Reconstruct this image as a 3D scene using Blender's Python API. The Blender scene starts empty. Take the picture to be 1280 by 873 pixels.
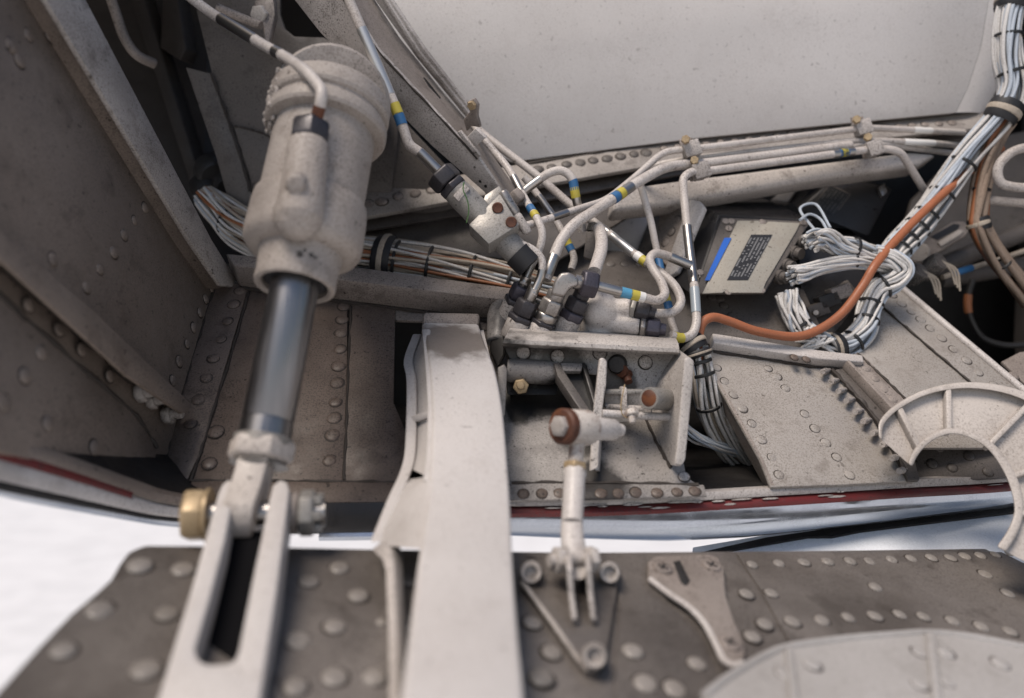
import bpy, bmesh, math, random
from mathutils import Vector as V, Matrix
random.seed(11)
SC = bpy.context.scene
COL = SC.collection
# The aircraft is modelled in its own frame (x right, y deeper into the bay, z up the bay);
# that frame is pitched by PITCH against the ground, because one looks up into the bay.
PITCH = math.radians(4)
FRAME = Matrix.Rotation(PITCH, 4, 'X')

# ------------------------------------------------------------------ camera
cd = bpy.data.cameras.new('camera'); cam = bpy.data.objects.new('camera', cd); COL.objects.link(cam)
cam.rotation_euler = (math.radians(90) + PITCH, 0, 0)
cd.sensor_width = 36; cd.lens = 28.125; cd.clip_start = .02; cd.clip_end = 2000
cd.dof.use_dof = True; cd.dof.focus_distance = .82; cd.dof.aperture_fstop = 2.3; cd.dof.aperture_blades = 7
SC.camera = cam
# ------------------------------------------------------------------ hazy sky and soft sun (behind the photographer)
SUN_EL = math.radians(58); SUN_AZ = math.radians(215)
w = bpy.data.worlds.new('World'); SC.world = w; w.use_nodes = True
nt = w.node_tree; nt.nodes.clear()
sky = nt.nodes.new('ShaderNodeTexSky'); sky.sky_type = 'NISHITA'; sky.sun_disc = False
sky.sun_elevation = SUN_EL; sky.sun_rotation = SUN_AZ; sky.air_density = 1.0; sky.dust_density = 1.5
bg = nt.nodes.new('ShaderNodeBackground'); bg.inputs[1].default_value = .05
wo = nt.nodes.new('ShaderNodeOutputWorld')
nt.links.new(sky.outputs[0], bg.inputs[0]); nt.links.new(bg.outputs[0], wo.inputs[0])
ld = bpy.data.lights.new('sun', 'SUN'); ld.energy = 1.5; ld.angle = math.radians(26); ld.color = (1, .89, .78)
sun = bpy.data.objects.new('sun', ld); COL.objects.link(sun)
sun.rotation_euler = V((math.sin(SUN_AZ) * math.cos(SUN_EL), math.cos(SUN_AZ) * math.cos(SUN_EL), math.sin(SUN_EL))).to_track_quat('Z', 'Y').to_euler()
# ------------------------------------------------------------------ exposure
vs = SC.view_settings
vs.view_transform = 'Standard'; vs.look = 'None'; vs.gamma = 1; vs.use_curve_mapping = False
vs.exposure = 1.08
SC.cycles.use_denoising = True
SC.cycles.max_bounces = 8; SC.cycles.diffuse_bounces = 1; SC.cycles.glossy_bounces = 4

# ------------------------------------------------------------------ materials
MAT = {}
def rgb(h):
    h = h.lstrip('#'); c = [int(h[i:i + 2], 16) / 255 for i in (0, 2, 4)]
    return [((x + .055) / 1.055) ** 2.4 if x > .04045 else x / 12.92 for x in c]
def paint(name, col, dirt=(.09, .07, .055), amount=.5, speck=.5, rough=.5, metal=0., bump=.35, scale=1., rust=0., scratch=0., spec=.4, lo=.41, hi=.68, stains_and_shade=()):
    """dirty paint or metal: base colour, cloudy grime, fine specks, optional rust blooms; world-position driven"""
    m = bpy.data.materials.new(name); m.use_nodes = True; MAT[name] = m
    n = m.node_tree.nodes; l = m.node_tree.links; b = n['Principled BSDF']
    def N(t, **k):
        x = n.new(t)
        for a, v in k.items(): setattr(x, a, v)
        return x
    geo = N('ShaderNodeNewGeometry')
    def noise(s, d, r, off=0.):
        x = N('ShaderNodeTexNoise'); x.inputs['Scale'].default_value = s; x.inputs['Detail'].default_value = d; x.inputs['Roughness'].default_value = r
        a = N('ShaderNodeVectorMath', operation='ADD'); a.inputs[1].default_value = (off, off * 1.7, -off); l.new(geo.outputs['Position'], a.inputs[0]); l.new(a.outputs[0], x.inputs['Vector'])
        return x.outputs['Fac']
    def ramp(fac, a, c, v0=0., v1=1.):
        r = N('ShaderNodeMapRange'); r.inputs[1].default_value = a; r.inputs[2].default_value = c; r.inputs[3].default_value = v0; r.inputs[4].default_value = v1
        l.new(fac, r.inputs[0]); return r.outputs[0]
    def mix(fac, A, B):
        x = N('ShaderNodeMix', data_type='RGBA')
        l.new(fac, x.inputs[0])
        for i, c in ((6, A), (7, B)):
            if isinstance(c, (tuple, list)): x.inputs[i].default_value = (*c[:3], 1)
            else: l.new(c, x.inputs[i])
        return x.outputs[2]
    off = sum(map(ord, name)) % 17
    c = mix(ramp(noise(4 * scale, 3, .5, off), .35, .65), [x * .93 for x in col], [min(1, x * 1.05) for x in col])
    big = noise(8 * scale, 4, .55, off + 3)
    c = mix(ramp(big, lo + .06, hi + .06, 0, amount * .6), c, dirt)                                   # broad grey film of dirt
    c = mix(ramp(noise(34 * scale, 8, .62, off + 5), .56, .66, 0, amount * .42), c, dirt)              # smears with a definite edge
    mg = N('ShaderNodeMath', operation='MULTIPLY'); l.new(ramp(noise(620, 2, .55, off + 7), .46, .66), mg.inputs[0]); l.new(ramp(noise(14 * scale, 3, .5, off + 6), .3, .65, .25, 1), mg.inputs[1])
    ms = N('ShaderNodeMath', operation='MULTIPLY'); l.new(mg.outputs[0], ms.inputs[0]); ms.inputs[1].default_value = .22 + .46 * amount
    c = mix(ms.outputs[0], c, dirt)                                                                    # fine peppered grain
    for (pos, rad, power, scol) in stains_and_shade:      # local marks: grease, and the shade painted on the hinge head
        d = N('ShaderNodeVectorMath', operation='DISTANCE'); l.new(geo.outputs['Position'], d.inputs[0]); d.inputs[1].default_value = FRAME @ pos
        nz = noise(38, 7, .7, off + 2)
        ad = N('ShaderNodeMath', operation='MULTIPLY_ADD'); l.new(nz, ad.inputs[0]); ad.inputs[1].default_value = rad * 1.1; l.new(d.outputs['Value'], ad.inputs[2])
        c = mix(ramp(ad.outputs[0], rad * 1.2, rad * 1.5, power, 0), c, scol)
    if rust: c = mix(ramp(noise(42 * scale, 5, .6, off + 8), .56 - .1 * rust, .66, 0, .9), c, (.16, .055, .02))
    if speck:
        c = mix(ramp(noise(430, 2, .5, off + 9), .685 - .035 * speck, .72, 0, min(.8, speck)), c, [x * .35 for x in dirt])
        c = mix(ramp(noise(150, 3, .5, off + 11), .69, .71, 0, min(.75, speck)), c, [x * .5 for x in dirt])
    l.new(c, b.inputs['Base Color'])
    b.inputs['Metallic'].default_value = metal
    b.inputs['Specular IOR Level'].default_value = spec
    l.new(ramp(noise(30 * scale, 5, .6, off + 13), .35, .65, max(.05, rough - .16), min(1, rough + .12)), b.inputs['Roughness'])
    if bump:
        bp = N('ShaderNodeBump'); bp.inputs['Strength'].default_value = bump; bp.inputs['Distance'].default_value = .0006
        l.new(noise(330, 4, .6, off), bp.inputs['Height']); l.new(bp.outputs[0], b.inputs['Normal'])
    return m
def flat(name, col, rough=.5, metal=0., spec=.5, coat=0.):
    m = bpy.data.materials.new(name); m.use_nodes = True; MAT[name] = m
    b = m.node_tree.nodes['Principled BSDF']
    b.inputs['Base Color'].default_value = (*col, 1); b.inputs['Roughness'].default_value = rough; b.inputs['Metallic'].default_value = metal
    b.inputs['Specular IOR Level'].default_value = spec; b.inputs['Coat Weight'].default_value = coat
    return m

paint('white_panel', (.66, .625, .595), (.33, .28, .25), .20, .4, .55, lo=.45, hi=.9)
paint('white_paint', (.58, .54, .51), (.17, .13, .105), .55, .5, .48)
paint('white_worn', (.53, .485, .45), (.065, .049, .039), 1.0, .95, .5)
paint('beam_paint', (.56, .525, .50), (.27, .225, .195), .38, .4, .5, lo=.45, hi=.8)
paint('tube_paint', (.55, .505, .47), (.12, .085, .065), .75, .5, .45)
paint('cream_paint', (.50, .45, .41), (.07, .052, .040), .95, .8, .52)
paint('barrel_paint', (.40, .355, .32), (.09, .068, .052), .75, .7, .6, bump=.9)
paint('rib_paint', (.34, .312, .285), (.10, .075, .055), .85, .5, .5, lo=.5, hi=.8)
paint('cast_cream', (.50, .455, .415), (.13, .10, .078), .6, .5, .48)
paint('mid_paint', (.37, .335, .305), (.06, .045, .036), .9, .7, .5)
paint('warm_grey', (.30, .258, .23), (.055, .040, .031), .9, .85, .55)
paint('brown_grime', (.165, .125, .102), (.03, .021, .017), .9, .9, .52)
paint('wall_grime', (.25, .202, .168), (.06, .045, .036), .75, .7, .5)
paint('door_skin', (.185, .165, .15), (.050, .041, .035), 1.0, .4, .44, metal=.15, lo=.36, hi=.60)
paint('door_rivet', (.27, .245, .222), (.10, .085, .07), .7, .3, .45)
paint('fairing_paint', (.42, .40, .385), (.19, .17, .15), .45, .3, .5)
paint('grey_metal', (.36, .335, .315), (.085, .075, .068), .5, .5, .36, metal=.75)
paint('dull_alloy', (.29, .275, .255), (.10, .085, .072), .6, .6, .46, metal=.25)
paint('dark_anodised', (.055, .052, .058), (.018, .016, .016), .5, .2, .42, metal=.35)
paint('purple_nut', (.085, .078, .098), (.025, .022, .024), .5, .3, .42, metal=.4)
paint('rusty_steel', (.115, .045, .026), (.03, .012, .008), .9, .6, .62, rust=.5)
paint('cad_gold', (.46, .345, .205), (.13, .08, .045), .7, .5, .42, metal=.25)
paint('rust_white', (.62, .57, .52), (.17, .11, .07), .55, .7, .5, rust=.55)
paint('black_paint', (.022, .021, .021), (.045, .04, .036), .5, .3, .45)
paint('charcoal_box', (.020, .019, .020), (.045, .04, .036), .35, .3, .42)
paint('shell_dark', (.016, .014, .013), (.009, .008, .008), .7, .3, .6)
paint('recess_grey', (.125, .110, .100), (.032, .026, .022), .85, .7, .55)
paint('red_edge', (.15, .020, .020), (.075, .045, .042), .95, .8, .45)
paint('edge_seal', (.52, .48, .45), (.12, .085, .07), .75, .8, .5)
paint('skin_alloy', (.50, .54, .60), (.25, .26, .28), .15, .05, .16, metal=.85, bump=.0, spec=.6)
paint('skin_paint', (.76, .79, .83), (.42, .43, .44), .2, .1, .34, bump=.08)
paint('orange_hose', (.36, .125, .058), (.16, .07, .038), .45, .25, .5)
paint('box_plate', (.37, .345, .295), (.25, .21, .17), .4, .8, .45, metal=.1)
paint('wire_white', (.66, .64, .615), (.20, .17, .14), .5, .2, .45)
paint('wire_blue', (.47, .52, .58), (.26, .26, .27), .35, .2, .45)
paint('wire_tan', (.42, .36, .29), (.16, .12, .09), .5, .3, .5)
paint('wire_orange', (.30, .115, .05), (.12, .06, .035), .4, .3, .5)
paint('braid_brown', (.30, .225, .17), (.11, .07, .048), .5, .5, .6, scale=4)
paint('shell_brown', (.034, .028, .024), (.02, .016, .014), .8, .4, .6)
paint('apron', (.80, .785, .77), (.80, .785, .77), .0, .0, .8, bump=0)
flat('chrome', (.55, .54, .525), .38, .75)
flat('steel', (.40, .38, .36), .34, 1.)
flat('tie_black', (.012, .012, .013), .5)
flat('matte_black', (.004, .004, .005), .8, 0, .08)
flat('rubber', (.012, .012, .014), .6)
flat('tape_yellow', (.48, .40, .06), .5)
flat('tape_blue', (.03, .12, .27), .5)
flat('tape_cyan', (.08, .28, .44), .5)
flat('tape_white', (.72, .70, .67), .45)
flat('label_blue', (.02, .12, .50), .4)
flat('label_red', (.35, .02, .03), .4)
flat('lock_wire_green', (.05, .13, .03), .5)
flat('clear_sleeve', (.30, .34, .37), .25)

def brushed(name, col, axis):
    m = flat(name, col, .2, 1.); n = m.node_tree.nodes; l = m.node_tree.links; b = n['Principled BSDF']
    g = n.new('ShaderNodeNewGeometry'); mp = n.new('ShaderNodeMapping'); mp.inputs['Scale'].default_value = axis
    t = n.new('ShaderNodeTexNoise'); t.inputs['Scale'].default_value = 60; t.inputs['Detail'].default_value = 6
    r = n.new('ShaderNodeMapRange'); r.inputs[1].default_value = .3; r.inputs[2].default_value = .7; r.inputs[3].default_value = .26; r.inputs[4].default_value = .50
    l.new(g.outputs['Position'], mp.inputs[0]); l.new(mp.outputs[0], t.inputs['Vector']); l.new(t.outputs['Fac'], r.inputs[0]); l.new(r.outputs[0], b.inputs['Roughness'])
brushed('piston_chrome', (.235, .232, .236), (9, .5, .3))

def printed(name, base, ink, sx, sy, density=.38):
    """flat print: rows of small illegible characters on a plate, in the plate's own UV"""
    m = flat(name, base, .42); n = m.node_tree.nodes; l = m.node_tree.links; b = n['Principled BSDF']
    uv = n.new('ShaderNodeUVMap'); sep = n.new('ShaderNodeSeparateXYZ'); l.new(uv.outputs[0], sep.inputs[0])
    def M(op, a, c):
        x = n.new('ShaderNodeMath'); x.operation = op
        for i, v in enumerate((a, c)):
            if isinstance(v, (int, float)): x.inputs[i].default_value = v
            else: l.new(v, x.inputs[i])
        return x.outputs[0]
    row = M('FRACT', M('MULTIPLY', sep.outputs[1], sy), 0); col_ = M('FRACT', M('MULTIPLY', sep.outputs[0], sx), 0)
    inrow = M('MULTIPLY', M('MULTIPLY', M('GREATER_THAN', row, .28), M('LESS_THAN', row, .74)), M('LESS_THAN', col_, .8))
    cx = n.new('ShaderNodeCombineXYZ'); l.new(M('FLOOR', M('MULTIPLY', sep.outputs[0], sx), 0), cx.inputs[0]); l.new(M('FLOOR', M('MULTIPLY', sep.outputs[1], sy), 0), cx.inputs[1])
    wn = n.new('ShaderNodeTexWhiteNoise'); wn.noise_dimensions = '2D'; l.new(cx.outputs[0], wn.inputs['Vector'])
    marg = M('MULTIPLY', M('GREATER_THAN', sep.outputs[0], .07), M('LESS_THAN', sep.outputs[0], .93))
    f = M('MULTIPLY', M('MULTIPLY', inrow, M('GREATER_THAN', wn.outputs['Value'], density)), marg)
    mx = n.new('ShaderNodeMix'); mx.data_type = 'RGBA'; l.new(f, mx.inputs[0]); mx.inputs[6].default_value = (*base, 1); mx.inputs[7].default_value = (*ink, 1)
    l.new(mx.outputs[2], b.inputs['Base Color'])
printed('data_plate', (.012, .012, .014), (.20, .20, .20), 34, 6)
printed('data_plate_dim', (.018, .018, .019), (.07, .068, .066), 26, 6)

# ------------------------------------------------------------------ geometry helpers (vertices, faces) in the aircraft frame
def P(px, py, d): return V(((px - 640) / 1000 * d, d, (436.5 - py) / 1000 * d))
class Plane:
    def __init__(s, a, b, c):
        s.p = P(*a); s.n = (P(*b) - s.p).cross(P(*c) - s.p).normalized()
        if s.n.dot(s.p) > 0: s.n = -s.n
    def at(s, px, py, off=0.):
        r = P(px, py, 1.); return r * (s.p + s.n * off).dot(s.n) / r.dot(s.n)
def cat(*gs):
    v, f = [], []
    for a, b in gs:
        o = len(v); v += a; f += [tuple(i + o for i in q) for q in b]
    return v, f
def prism(poly, ext):
    n = len(poly); a = list(poly); b = [p + ext for p in poly]
    return a + b, [tuple(range(n)), tuple(range(2 * n - 1, n - 1, -1))] + [(i + n, (i + 1) % n + n, (i + 1) % n, i) for i in range(n)]
def loft(rings, closed=True, caps=True):
    n = len(rings[0]); v = [p for r in rings for p in r]; f = []
    for k in range(len(rings) - 1):
        for i in range(n if closed else n - 1):
            j = (i + 1) % n; f.append((k * n + i, k * n + j, (k + 1) * n + j, (k + 1) * n + i))
    if caps and closed: f += [tuple(range(n - 1, -1, -1)), tuple(range((len(rings) - 1) * n, len(rings) * n))]
    return v, f
def basis(u):
    u = u.normalized(); h = V((0, 0, 1)) if abs(u.z) < .9 else V((1, 0, 0))
    a = u.cross(h).normalized(); return a, u.cross(a).normalized(), u
def lathe(A, B, prof, seg=24, unit=False, caps=True):
    """prof: (t, r); t is a fraction of A-B, or metres from A along A-B when unit"""
    a, b, u = basis(B - A); L = 1. if unit else (B - A).length
    return loft([[A + u * (t * L) + a * (math.cos(2 * math.pi * k / seg) * r) + b * (math.sin(2 * math.pi * k / seg) * r) for k in range(seg)] for t, r in prof], True, caps)
def hexnut(A, u, r, h, turn=0., seg=6):
    a, b, u = basis(u); rings = []
    for t, s in ((0, .88), (.14, 1), (.86, 1), (1, .88)):
        rings.append([A + u * (h * t) + a * (math.cos(2 * math.pi * k / seg + turn) * r * s) + b * (math.sin(2 * math.pi * k / seg + turn) * r * s) for k in range(seg)])
    return loft(rings)
def rounded(pts, R):
    if len(pts) < 3: return list(pts)
    out = [pts[0]]
    for i in range(1, len(pts) - 1):
        p, a, b = pts[i], pts[i - 1] - pts[i], pts[i + 1] - pts[i]
        t = min(R, a.length * .48, b.length * .48)
        p0 = p + a.normalized() * t; p2 = p + b.normalized() * t
        for k in range(7):
            s = k / 6; out.append(p0 * (1 - s) ** 2 + p * 2 * s * (1 - s) + p2 * s * s)
    out.append(pts[-1]); return out
def catmull(pts, n=8):
    q = [pts[0] * 2 - pts[1]] + list(pts) + [pts[-1] * 2 - pts[-2]]; out = []
    for i in range(1, len(q) - 2):
        for k in range(n):
            t = k / n; a, b, c, d = q[i - 1:i + 3]
            out.append(.5 * ((2 * b) + (c - a) * t + (2 * a - 5 * b + 4 * c - d) * t * t + (3 * b - a - 3 * c + d) * t ** 3))
    out.append(pts[-1]); return out
def frames(path):
    T = [((path[min(i + 1, len(path) - 1)] - path[max(i - 1, 0)])).normalized() for i in range(len(path))]
    a, b, _ = basis(T[0]); out = []
    for t in T:
        a = (a - t * a.dot(t)).normalized(); out.append((a, t.cross(a), t))
    return out
def sweep(path, r, seg=12, caps=True):
    fr = frames(path); rings = []
    for i, (p, (a, b, t)) in enumerate(zip(path, fr)):
        q = r(i / (len(path) - 1)) if callable(r) else r
        rings.append([p + a * math.cos(2 * math.pi * k / seg) * q + b * math.sin(2 * math.pi * k / seg) * q for k in range(seg)])
    return loft(rings, True, caps)
def cut(path, s0, s1, n=6):
    """piece of a path between arc lengths"""
    L = [0.]
    for i in range(1, len(path)): L.append(L[-1] + (path[i] - path[i - 1]).length)
    def at(s):
        s = max(0., min(L[-1], s))
        for i in range(1, len(path)):
            if s <= L[i]: return path[i - 1].lerp(path[i], (s - L[i - 1]) / max(1e-9, L[i] - L[i - 1]))
        return path[-1]
    ss = sorted([s0, s1] + [x for x in L if s0 < x < s1] + [s0 + (s1 - s0) * k / n for k in range(1, n)])
    return [at(s) for s in ss]
def near(path, px, py):
    best, s, bs = 1e9, 0., 0.
    for i in range(len(path) - 1):
        seg = (path[i + 1] - path[i])
        for k in range(6):
            q = path[i] + seg * (k / 6); x = 640 + q.x / q.y * 1000; y = 436.5 - q.z / q.y * 1000
            e = (x - px) ** 2 + (y - py) ** 2
            if e < best: best, bs = e, s + seg.length * k / 6
        s += seg.length
    return bs
def box8(a, ext):  # quad + extrusion
    return prism(a, ext)
def slab(c, ux, uy, uz):
    v = [c + ux * i + uy * j + uz * k for k in (-1, 1) for j in (-1, 1) for i in (-1, 1)]
    return v, [(0, 2, 3, 1), (4, 5, 7, 6), (0, 1, 5, 4), (2, 6, 7, 3), (0, 4, 6, 2), (1, 3, 7, 5)]

# ------------------------------------------------------------------ objects
paint('white_stain', (.29, .268, .25), (.05, .040, .034), .75, 1.0, .5, stains_and_shade=[(P(690, 495, .79), .036, .97, (.008, .007, .007)), (P(655, 503, .785), .030, .95, (.01, .009, .008)), (P(745, 606, .725), .032, .9, (.012, .010, .009)), (P(640, 400, .83), .03, .6, (.02, .017, .015)), (P(730, 545, .755), .030, .8, (.01, .009, .008))])
paint('beam_face', (.57, .535, .51), (.27, .225, .195), .30, .4, .5, lo=.45, hi=.8, stains_and_shade=[(P(566, 418, .76), .052, .80, (.11, .085, .068))])  # dark patch paints the shade on the hinge head, mixed with grime
paint('bracket_paint', (.54, .50, .465), (.09, .07, .056), .7, .95, .42, stains_and_shade=[(P(640, 450, .77), .036, .9, (.03, .026, .023)), (P(700, 456, .775), .034, .88, (.035, .03, .026)), (P(772, 480, .775), .026, .85, (.04, .03, .025)), (P(632, 430, .75), .008, .8, (.02, .017, .015))])
ORG = {}
def _mesh(name, G, mats, org, bevel, seg, ang, mi=None, recalc=True):
    me = bpy.data.meshes.new(name); me.from_pydata([p - org for p in G[0]], [], G[1])
    for m in (mats if isinstance(mats, (list, tuple)) else [mats]): me.materials.append(MAT[m])
    if mi:
        for p, k in zip(me.polygons, mi): p.material_index = k
    bm = bmesh.new(); bm.from_mesh(me)
    if recalc: bmesh.ops.recalc_face_normals(bm, faces=bm.faces)
    if bevel:
        es = [e for e in bm.edges if len(e.link_faces) == 2 and e.calc_face_angle(0) > math.radians(28)]
        bmesh.ops.bevel(bm, geom=es, offset=bevel, segments=seg, profile=.5, affect='EDGES', clamp_overlap=True)
    bm.to_mesh(me); bm.free()
    me.polygons.foreach_set('use_smooth', [True] * len(me.polygons)); me.set_sharp_from_angle(angle=math.radians(ang))
    return me
def thing(name, label, cat_, loc, group=None):
    o = bpy.data.objects.new(name, None); COL.objects.link(o); o.location = loc; o.empty_display_size = .02
    o['label'] = label; o['category'] = cat_
    if group: o['group'] = group
    ORG[o.name] = V(loc); return o
def part(par, name, G, mat, bevel=0., seg=2, ang=40, label=None, kind=None, mi=None):
    org = ORG[par.name]
    o = bpy.data.objects.new(name, _mesh(name, G, mat, org, bevel, seg, ang, mi)); COL.objects.link(o); o.parent = par; ORG[o.name] = org
    if label: o['label'] = label
    if kind: o['kind'] = kind
    return o
def solo(name, G, mat, label=None, cat_=None, bevel=0., seg=2, ang=40, group=None, kind=None):
    org = sum(G[0], V()) / len(G[0])
    o = bpy.data.objects.new(name, _mesh(name, G, mat, org, bevel, seg, ang)); COL.objects.link(o); o.location = org; ORG[o.name] = org
    if label: o['label'] = label
    if cat_: o['category'] = cat_
    if group: o['group'] = group
    if kind: o['kind'] = kind
    return o
SHARED = {}
def shared(par, name, key, p, n, s=1., turn=None, flatten=1.):
    """a small repeated piece: shared mesh, own object"""
    q = n.to_track_quat('Z', 'Y').to_matrix().to_4x4()
    if turn is None: turn = random.uniform(0, 6.28)
    o = bpy.data.objects.new(name, SHARED[key]); COL.objects.link(o); o.parent = par
    o.matrix_local = Matrix.Translation(p - ORG[par.name]) @ q @ Matrix.Rotation(turn, 4, 'Z') @ Matrix.Diagonal((s, s, s * flatten, 1))
    ORG[o.name] = ORG[par.name]; return o
Z0, ZU = V((0, 0, 0)), V((0, 0, 1))
def mk(key, G, mat, mi=None, **k): SHARED[key] = _mesh(key, G, mat, V(), k.get('bevel', 0.), 1, k.get('ang', 50), mi)
paint('rivet_grime', (.045, .036, .030), (.02, .016, .014), .6, .3, .7)
dome = [(-.05, 1.0), (.05, 1.0), (.18, .92), (.29, .72), (.36, .40), (.38, .06)]
lowd = [(-.05, 1.0), (.05, 1.0), (.14, .90), (.21, .6), (.24, .08)]
for k_, m_ in (('wall', 'wall_grime'), ('brown', 'brown_grime'), ('white', 'white_worn'), ('warm', 'warm_grey'), ('door', 'door_rivet'), ('recess', 'recess_grey'), ('fairing', 'fairing_paint'), ('cream', 'cream_paint'), ('rib', 'rib_paint')):
    for pre, prof in (('dome_', dome), ('flat_', lowd)):
        hd_ = lathe(Z0, ZU, prof, 14, True); sk_ = lathe(V((.05, .07, 0)), V((.05, .07, 1)), [(-.05, 1.16), (.015, 1.16), (.03, 1.08), (.03, .7)], 12, True, False)
        mk(pre + k_, cat(hd_, sk_), [m_, 'rivet_grime'], [0] * len(hd_[1]) + [1] * len(sk_[1]), ang=60)
mk('stud', cat(hexnut(Z0, ZU, 1.0, .9), lathe(V((0, 0, .88)), V((0, 0, 2)), [(0, .62), (.9, .6), (1, .45)], 10)), 'white_worn')
mk('screw', cat(lathe(Z0, ZU, [(-.1, 1.), (.16, 1.), (.24, .92), (.24, .3)], 18, True)), 'warm_grey')
mk('cross', cat(slab(V((0, 0, .245)), V((.55, 0, 0)), V((0, .11, 0)), V((0, 0, .02))), slab(V((0, 0, .247)), V((.11, 0, 0)), V((0, .55, 0)), V((0, 0, .02)))), 'black_paint')
mk('black_dot', lathe(Z0, ZU, [(0, 1.), (.06, 1.)], 14, True), 'black_paint')
def rivets(par, key, pl, pts, r, off=0., name='rivet', jit=.0):
    for x, y in pts:
        shared(par, name, key, pl.at(x + random.uniform(-jit, jit), y + random.uniform(-jit, jit), off), (pl.n + V((random.uniform(-.05, .05), random.uniform(-.05, .05), random.uniform(-.05, .05)))).normalized(), r * random.uniform(.88, 1.08), flatten=random.uniform(.7, 1.1))
def row(a, b, n): return [(a[0] + (b[0] - a[0]) * i / (n - 1), a[1] + (b[1] - a[1]) * i / (n - 1)) for i in range(n)]
def panel(pxs, pl, thick, off=0.):
    return prism([pl.at(x, y, off) for x, y in pxs], pl.n * -thick)
def pts3(lst): return [P(*p) for p in lst]

def blend(G, voxel=.0014, it=6, f=.6):
    """fuse overlapping solids into one cast surface"""
    me = bpy.data.meshes.new('tmp'); me.from_pydata(G[0], [], G[1])
    bm = bmesh.new(); bm.from_mesh(me); bmesh.ops.recalc_face_normals(bm, faces=bm.faces); bm.to_mesh(me); bm.free()
    o = bpy.data.objects.new('tmp', me); COL.objects.link(o)
    r = o.modifiers.new('r', 'REMESH'); r.mode = 'VOXEL'; r.voxel_size = voxel
    s = o.modifiers.new('s', 'SMOOTH'); s.iterations = it; s.factor = f
    bpy.context.view_layer.update()
    ev = o.evaluated_get(bpy.context.evaluated_depsgraph_get()); m2 = ev.to_mesh()
    out = [v.co.copy() for v in m2.vertices], [tuple(p.vertices) for p in m2.polygons]
    ev.to_mesh_clear(); bpy.data.objects.remove(o); bpy.data.meshes.remove(me); return out
def ball(c, r, seg=16): return lathe(c - V((0, 0, r)), c + V((0, 0, r)), [(.5 - .5 * math.cos(math.pi * k / 10), max(1e-4, r * math.sin(math.pi * k / 10))) for k in range(11)], seg)


# ================================================================== the setting: apron, bay shell, walls, skin
def P3(a, b, c):
    q = Plane.__new__(Plane); q.p = a; q.n = (b - a).cross(c - a).normalized()
    if q.n.dot(q.p) > 0: q.n = -q.n
    return q
def struct(name, G, mat, label=None, **k):
    return solo(name, G, mat, label, None, kind='structure', **k)

BP = Plane((290, 360, .90), (515, 372, .895), (400, 600, .72))      # back wall of the bay
LW = P3(BP.at(270, 350), BP.at(205, 590), P(0, 300, .56))           # left wall
CP = Plane((650, 200, 1.02), (1215, 138, 1.06), (640, 0, 1.0))      # white bay roof panel
LP = Plane((455, 255, .98), (1200, 150, 1.07), (640, 270, .965))    # longeron
DP = Plane((170, 683, .53), (1280, 685, .80), (640, 853, .475))     # open gear door

# dark-coloured shell behind everything; its unseen roof is shaped to shade the upper left
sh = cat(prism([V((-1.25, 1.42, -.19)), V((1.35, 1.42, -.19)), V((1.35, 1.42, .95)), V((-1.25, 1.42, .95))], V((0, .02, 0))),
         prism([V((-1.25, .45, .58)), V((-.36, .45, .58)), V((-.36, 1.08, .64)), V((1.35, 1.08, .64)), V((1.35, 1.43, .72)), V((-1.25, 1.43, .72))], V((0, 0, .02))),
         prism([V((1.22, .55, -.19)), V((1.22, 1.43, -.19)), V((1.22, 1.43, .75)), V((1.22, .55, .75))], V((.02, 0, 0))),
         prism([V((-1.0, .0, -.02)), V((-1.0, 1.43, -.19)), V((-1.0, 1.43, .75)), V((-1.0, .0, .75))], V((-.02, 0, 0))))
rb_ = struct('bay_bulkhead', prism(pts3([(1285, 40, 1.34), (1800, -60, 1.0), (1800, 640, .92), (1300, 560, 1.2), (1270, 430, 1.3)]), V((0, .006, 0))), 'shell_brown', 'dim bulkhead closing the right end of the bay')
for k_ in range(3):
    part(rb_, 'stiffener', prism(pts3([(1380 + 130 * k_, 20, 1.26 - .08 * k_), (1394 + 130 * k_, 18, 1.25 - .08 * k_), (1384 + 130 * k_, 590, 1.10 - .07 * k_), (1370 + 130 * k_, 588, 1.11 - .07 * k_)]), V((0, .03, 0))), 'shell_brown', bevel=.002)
struct('bay_shade_shell', sh, 'shell_dark', 'dark-coloured shell of the wheel bay with an unseen roof added to block light')

# dim sheets in the upper left recess
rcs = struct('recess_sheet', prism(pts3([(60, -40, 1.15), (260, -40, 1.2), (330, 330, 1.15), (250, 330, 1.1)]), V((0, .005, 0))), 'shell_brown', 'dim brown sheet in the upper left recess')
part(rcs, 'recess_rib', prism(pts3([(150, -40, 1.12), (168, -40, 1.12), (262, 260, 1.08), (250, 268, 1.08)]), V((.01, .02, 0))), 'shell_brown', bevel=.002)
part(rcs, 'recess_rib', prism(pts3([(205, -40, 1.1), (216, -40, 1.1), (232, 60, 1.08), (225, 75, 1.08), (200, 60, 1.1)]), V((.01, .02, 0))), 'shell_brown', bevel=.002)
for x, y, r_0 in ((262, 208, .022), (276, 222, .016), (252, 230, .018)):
    part(rcs, 'dark_fitting', lathe(P(x, y, 1.04), P(x + 8, y + 14, 1.02), [(0, r_0 * .7), (.2, r_0), (.8, r_0), (1, r_0 * .8)], 18), 'black_paint')
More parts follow.
